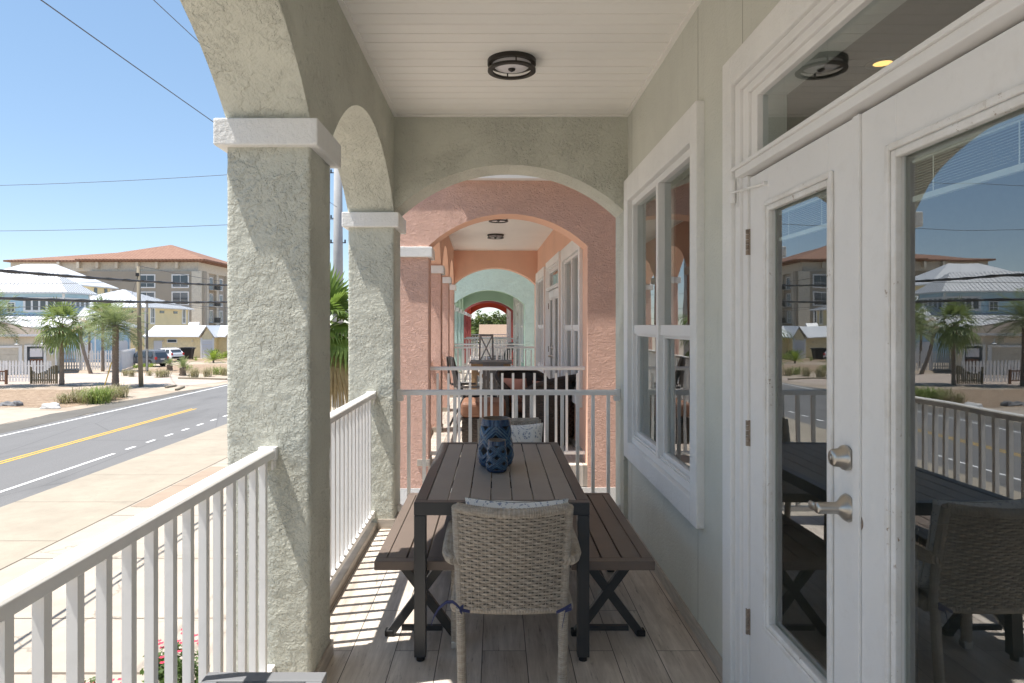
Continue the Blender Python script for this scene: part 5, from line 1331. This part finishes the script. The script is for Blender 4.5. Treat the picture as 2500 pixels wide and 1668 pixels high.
# yellow house at the centre
xr = -53.2; yb = 118.3; r = thing('yellow_house', 'pale yellow house with white metal roof behind the row of garages', 'house', (xr-8, 110, G))
MB().box((-68, 104, G), (xr, yb, 4.2)).build('wall', M['yellow'], r); m, s_ = hip_roof(-68, xr, 104, yb, 4.25, 3.0, .7, None, .6); m.build('roof', M['wmetal'], r); s_.build('roof_seams', M['seam'], r)
MB().box((xr-.25, 103.93, G), (xr+.06, 103.999, 4.05)).build('corner_trim', M['wht'], r); MB().box((xr+.0004, yb-.3, G), (xr+.07, yb+.02, 4.05)).build('corner_trim', M['wht'], r)
def ye(px): return -xr*1667/(1210-px)
for px in (372, 448.5): house_window(r, xr, ye(px), zt(788, ye(px)), 1.0, 2.3, face='e', fw=.25)
for px in (395, 428): y = ye(px); MB().box((xr+.0004, y-.7, 3.35), (xr+.06, y+.7, 3.75)).build('vent', M['farglass'], r)
MB().box((at(317, 104)-.5, 103.93, 3.35), (at(317, 104)+.5, 103.998, 3.75)).build('vent', M['farglass'], r)
# garages
xl, xr = at(361, 97), -27.5; d = 97
r = thing('garage_row', 'row of pale yellow garages with white roofs and small front gables', 'garage', ((xl+xr)/2, 101, G))
MB().box((xl, 97, G), (xr, 103, -.25)).build('wall', M['yellow2'], r)
MB().prism([(96.3, -.25), (103.7, -.25), (103.7, -.12), (100.0, 1.42), (96.3, -.12)], 'x', xl-.5, xr+.4).build('roof', M['wmetal'], r)
MB().prism([(103.0, .7), (105, .7), (104, 1.9)], 'x', at(408, d), at(434, d)).build('cross_roof', M['wmetal'], r)
for c0, c1, wd in ((at(487, 95.4), at(525, 95.4), 1), (at(552, 95.4), at(590, 95.4), 0)):
    cx = (c0+c1)/2; hw = (c1-c0)/2; y0 = 95.4
    MB().box((c0+.25, y0, G), (c1-.25, 96.999, -.25)).poly([(c0+.25, y0-.001, -.25), (c1-.25, y0-.001, -.25), (cx, y0-.001, 1.2)]).build('gable_wall', M['yellow2'], r)
    m = MB()
    for s_ in (-1, 1): m.prism([(cx, 1.42), (cx, 1.30), (cx+s_*(hw+.05), -.30), (cx+s_*(hw+.05), -.18)], 'y', y0-.35, 99.8)
    m.build('gable_roof', M['wmetal'], r)
    m = MB(); m.box((cx-.9, y0-.05, G), (cx-.72, y0-.0015, -.55)); m.box((cx+.72, y0-.05, G), (cx+.9, y0-.0015, -.55)); m.box((cx-.72, y0-.05, -.75), (cx+.72, y0-.0015, -.55)); f = m.build('door_frame', M['wht'], r)
    m = MB(); zz = (-.75-G)/5
    for k in range(5): m.box((cx-.719, y0-.03, G+k*zz+.012), (cx+.719, y0-.002, G+(k+1)*zz-.012))
    m.build('garage_door', M['garage'], f)
    for s_ in (-1, 1): MB().box((cx+s_*(hw-.26)-.13, y0-.06, G), (cx+s_*(hw-.26)+.13, y0-.0012, -.3)).build('pilaster', M['wht'], r)
m = MB().box((at(408, d), 96.93, -1.05), (at(433, d), 96.999, -.5)); f = m.build('transom_window', M['wht'], r)
MB().box((at(410, d), 96.90, -.95), (at(431, d), 96.9295, -.62)).build('pane', M['farglass'], f)
MB().box((at(376, d), 96.9, G), (at(396, d), 96.9992, -.75)).build('side_door', M['garage'], r)
for px in (399, 471): MB().box((at(px, d)-.12, 96.8, -.95), (at(px, d)+.12, 96.999, -.7)).build('wall_lamp', M['cream'], r)
# tan apartment building with terracotta roof
r = thing('apartment_building', 'big tan apartment building with terracotta tile roof behind everything', 'building', (-86, 170, G))
XE = -65.6; MB().box((-106, 150, G), (XE, 196, 15.0)).build('wall', M['tan_wall'], r)
m, _ = hip_roof(-106, XE, 150, 196, 15.6, 3.3, 1.3, 13.5, th=.35); m.build('roof', M['tiles'], r)
m, _ = hip_roof(-90, XE+1.8, 148.6, 176, 15.75, 4.7, 1.0, None, th=.3); m.build('raised_roof', M['tiles'], r)
co = MB(); co.box((-106.3, 149.6, 13.2), (XE+.4, 149.999, 15.24)); co.box((XE+.0005, 150.001, 13.2), (XE+.4, 196, 15.24)); co.build('cornice', M['cream'], r)
for px in (150, 198, 244, 291, 341, 388, 437): MB().box((at(px, 150)-.3, 148.7, 13.9), (at(px, 150)+.3, 149.5995, 15.2)).build('bracket', M['cream'], r)
MB().box((-89, 148.75, G), (XE+2.2, 149.9995, 13.19)).build('projecting_bay', M['tan_wall'], r)
for px, w_ in ((481, 1.1),): MB().box((at(px, 148.7)-w_, 148.45, G), (at(px, 148.7)+w_, 148.7495, 13.18)).build('pilaster', M['cream'], r)
for y in (154.5, 160, 166, 175, 184): MB().box((XE+.001, y-.6, G), (XE+.45, y+.6, 13.18)).build('pilaster', M['cream'], r)
for z in (-1.0, 2.8, 6.6, 10.35):
    for px in (358, 440): house_window(r, at(px, 148.7), 148.7, zt(698, 148.7)-10.35+z if False else z-.6, 3.3, 2.5, fw=.25)
    for px in (300, 240, 180): house_window(r, at(px, 150), 150, z-.6, 3.2, 2.5, fw=.25)
    for y in (152.2, 157.4, 163, 171): house_window(r, XE, y, z-.6, 1.5, 2.5, face='e', fw=.2)
    for y in (157.4, 171):
        b = MB(); b.box((XE+.2, y-1.7, z-1.0), (XE+1.5, y+1.7, z-.85)).build('balcony', M['cream'], r); b = MB()
        for k in range(15): b.box((XE+1.44, y-1.65+k*.236-.03, z-.85), (XE+1.50, y-1.65+k*.236+.03, z+.25))
        b.box((XE+1.43, y-1.7, z+.25), (XE+1.52, y+1.7, z+.35)); b.build('balcony_rail', M['iron'], r)

# ---------------------------------------------------------------- vehicles and bin
def car(label, paint, x, y, ang, L=4.75, W=1.86, H=1.82, boxy=True):
    r = thing('parked_car', label, 'car', (0, 0, 0), 'cars parked by the garages')
    if boxy: pr = [(-L/2, .45), (-L/2-.03, .62), (-L/2, 1.02), (-L/2+.28, 1.62), (-L/2+.45, H-.05), (-L/2+1.0, H), (L/2-2.05, H-.03), (L/2-1.72, H-.16), (L/2-1.15, 1.14), (L/2-.25, 1.02), (L/2, .85), (L/2+.02, .5), (L/2-.1, .34), (-L/2+.15, .34)]
    else: pr = [(-L/2, .45), (-L/2-.05, .7), (-L/2+.06, 1.06), (-L/2+.55, 1.48), (-L/2+.42, 1.58), (-L/2+1.3, H), (L/2-2.2, H-.04), (L/2-1.25, 1.08), (L/2-.25, .98), (L/2, .75), (L/2, .45), (L/2-.15, .32), (-L/2+.15, .32)]
    m = MB(); hw = W/2; n = len(pr)
    def wz(z): return hw if z < 1.05 else hw-.20*(z-1.05)/(H-1.05)
    for s_ in (-1, 1): m.v += [(p[0], s_*wz(p[1]), p[1]) for p in pr]
    m.face(range(n)); m.face(range(2*n-1, n-1, -1))
    for i in range(n): j = (i+1) % n; m.face((i, n+i, n+j, j))
    m.build('body', M[paint], r, bevel=.05, seg=3)
    g = MB(); zt_, zb = H-.17, 1.12
    segs = ((-L/2+.50, -L/2+1.25), (-L/2+1.38, -L/2+2.15), (-L/2+2.28, L/2-1.75))
    for s_ in (-1, 1):
        for a, b in segs:
            P = [(a+(.12 if a < -L/2+.6 else 0), zt_), (b-(.25 if b > L/2-1.9 else 0), zt_), (b+(.2 if b > L/2-1.9 else 0), zb), (a, zb)]; g.poly([(p, s_*(wz(z)+.006), z) for p, z in P])
    rg = [(-L/2+.02, 1.10), (-L/2+.27, 1.60)] if boxy else [(-L/2+.12, 1.10), (-L/2+.52, 1.46)]
    g.quad((rg[0][0]-.012, -hw+.2, rg[0][1]), (rg[0][0]-.012, hw-.2, rg[0][1]), (rg[1][0]-.012, hw-.26, rg[1][1]), (rg[1][0]-.012, -hw+.26, rg[1][1]))
    g.quad((L/2-1.14+.01, -hw+.15, 1.17), (L/2-1.14+.01, hw-.15, 1.17), (L/2-1.68+.01, hw-.25, H-.2), (L/2-1.68+.01, -hw+.25, H-.2))
    g.build('window', M['farglass'], r)
    for s_ in (-1, 1):
        MB().box((-L/2-.045, s_*(hw-.02), .82), (-L/2+.12, s_*(hw-.24), 1.12)).build('tail_light', M['tail'], r, bevel=.02)
        MB().box((L/2-.14, s_*(hw+.004), .68), (L/2+.025, s_*(hw-.35), .86)).build('headlight', M['opal'], r, bevel=.02)
        MB().box((-L/2+.7, s_*(hw-.28), H+.04), (L/2-2.2, s_*(hw-.33), H+.075)).build('roof_rail', M['rim'], r)
        for xx in (-L/2+.92, L/2-.95):
            w_ = MB().lathe([(.20, s_*(hw-.22)), (.35, s_*(hw-.22)), (.365, s_*(hw-.16)), (.365, s_*(hw-.05)), (.35, s_*(hw+.012)), (.24, s_*(hw+.015))], 28, (xx, 0, .365), 'y').build('wheel', M['tyre'], r, smooth=True)
            q = MB().lathe([(0, s_*(hw+.0)), (.06, s_*(hw+.005)), (.065, s_*(hw-.03)), (.235, s_*(hw-.035)), (.245, s_*(hw+.016))], 24, (xx, 0, .365), 'y')
            for k in range(6): a = 2*PI*k/6; q.bar((xx, s_*(hw-.005), .365), (xx+.235*math.cos(a), s_*(hw-.002), .365+.235*math.sin(a)), .05, .03, (0, 1, 0))
            q.build('rim', M['rim'], w_)
            ar = MB(); ar.lathe([(.37, s_*(hw-.02)), (.47, s_*(hw+.012)), (.43, s_*(hw+.016)), (.372, s_*(hw+.010))], 28, (xx, 0, .365), 'y'); ar.build('wheel_arch', M['tyre'] if boxy else M[paint], r)
    MB().box((-L/2-.06, -hw+.1, .42), (-L/2+.05, hw-.1, .66)).build('bumper', M['tyre' if not boxy else paint], r, bevel=.03)
    MB().box((-L/2-.06, -.26, .80), (-L/2-.028, .26, .93)).build('number_plate', M['opal'], r)
    r.location = (x, y, G); r.rotation_euler = (0, 0, ang); return r
car('dark grey boxy parked car behind the picket fence end', 'suv', at(352, 77), 77.5, R(158), 4.8, 1.88, 1.86, True)
car('white sloping-tail parked car beyond the grey one', 'wcar', at(402, 88), 88.5, R(150), 4.6, 1.86, 1.72, False)
bx = at(456, 92.5); r = thing('wheelie_bin', 'black rubbish bin with lid by the yellow garage wall', 'bin', (bx, 92.5, G))
m = MB(); m.v += [(bx-.62, 92.2, G+.1), (bx+.62, 92.2, G+.1), (bx+.62, 93.0, G+.1), (bx-.62, 93.0, G+.1), (bx-.80, 92.0, G+1.45), (bx+.80, 92.0, G+1.45), (bx+.80, 93.2, G+1.45), (bx-.80, 93.2, G+1.45)]
for q in ((0, 3, 2, 1), (0, 1, 5, 4), (1, 2, 6, 5), (2, 3, 7, 6), (3, 0, 4, 7), (4, 5, 6, 7)): m.face(q)
m.build('body', M['bin'], r, bevel=.04); MB().prism([(bx-.98, G+1.52), (bx-.9, G+1.46), (bx+.9, G+1.46), (bx+.98, G+1.56), (bx+.6, G+1.66), (bx-.6, G+1.66)], 'y', 91.95, 93.25).build('lid', M['bin'], r, bevel=.02)
for s_ in (-1, 1): MB().cyl((bx+s_*.5, 93.05, G+.15), (bx+s_*.6, 93.05, G+.15), .15, 14).build('wheel', M['rubber'], r)
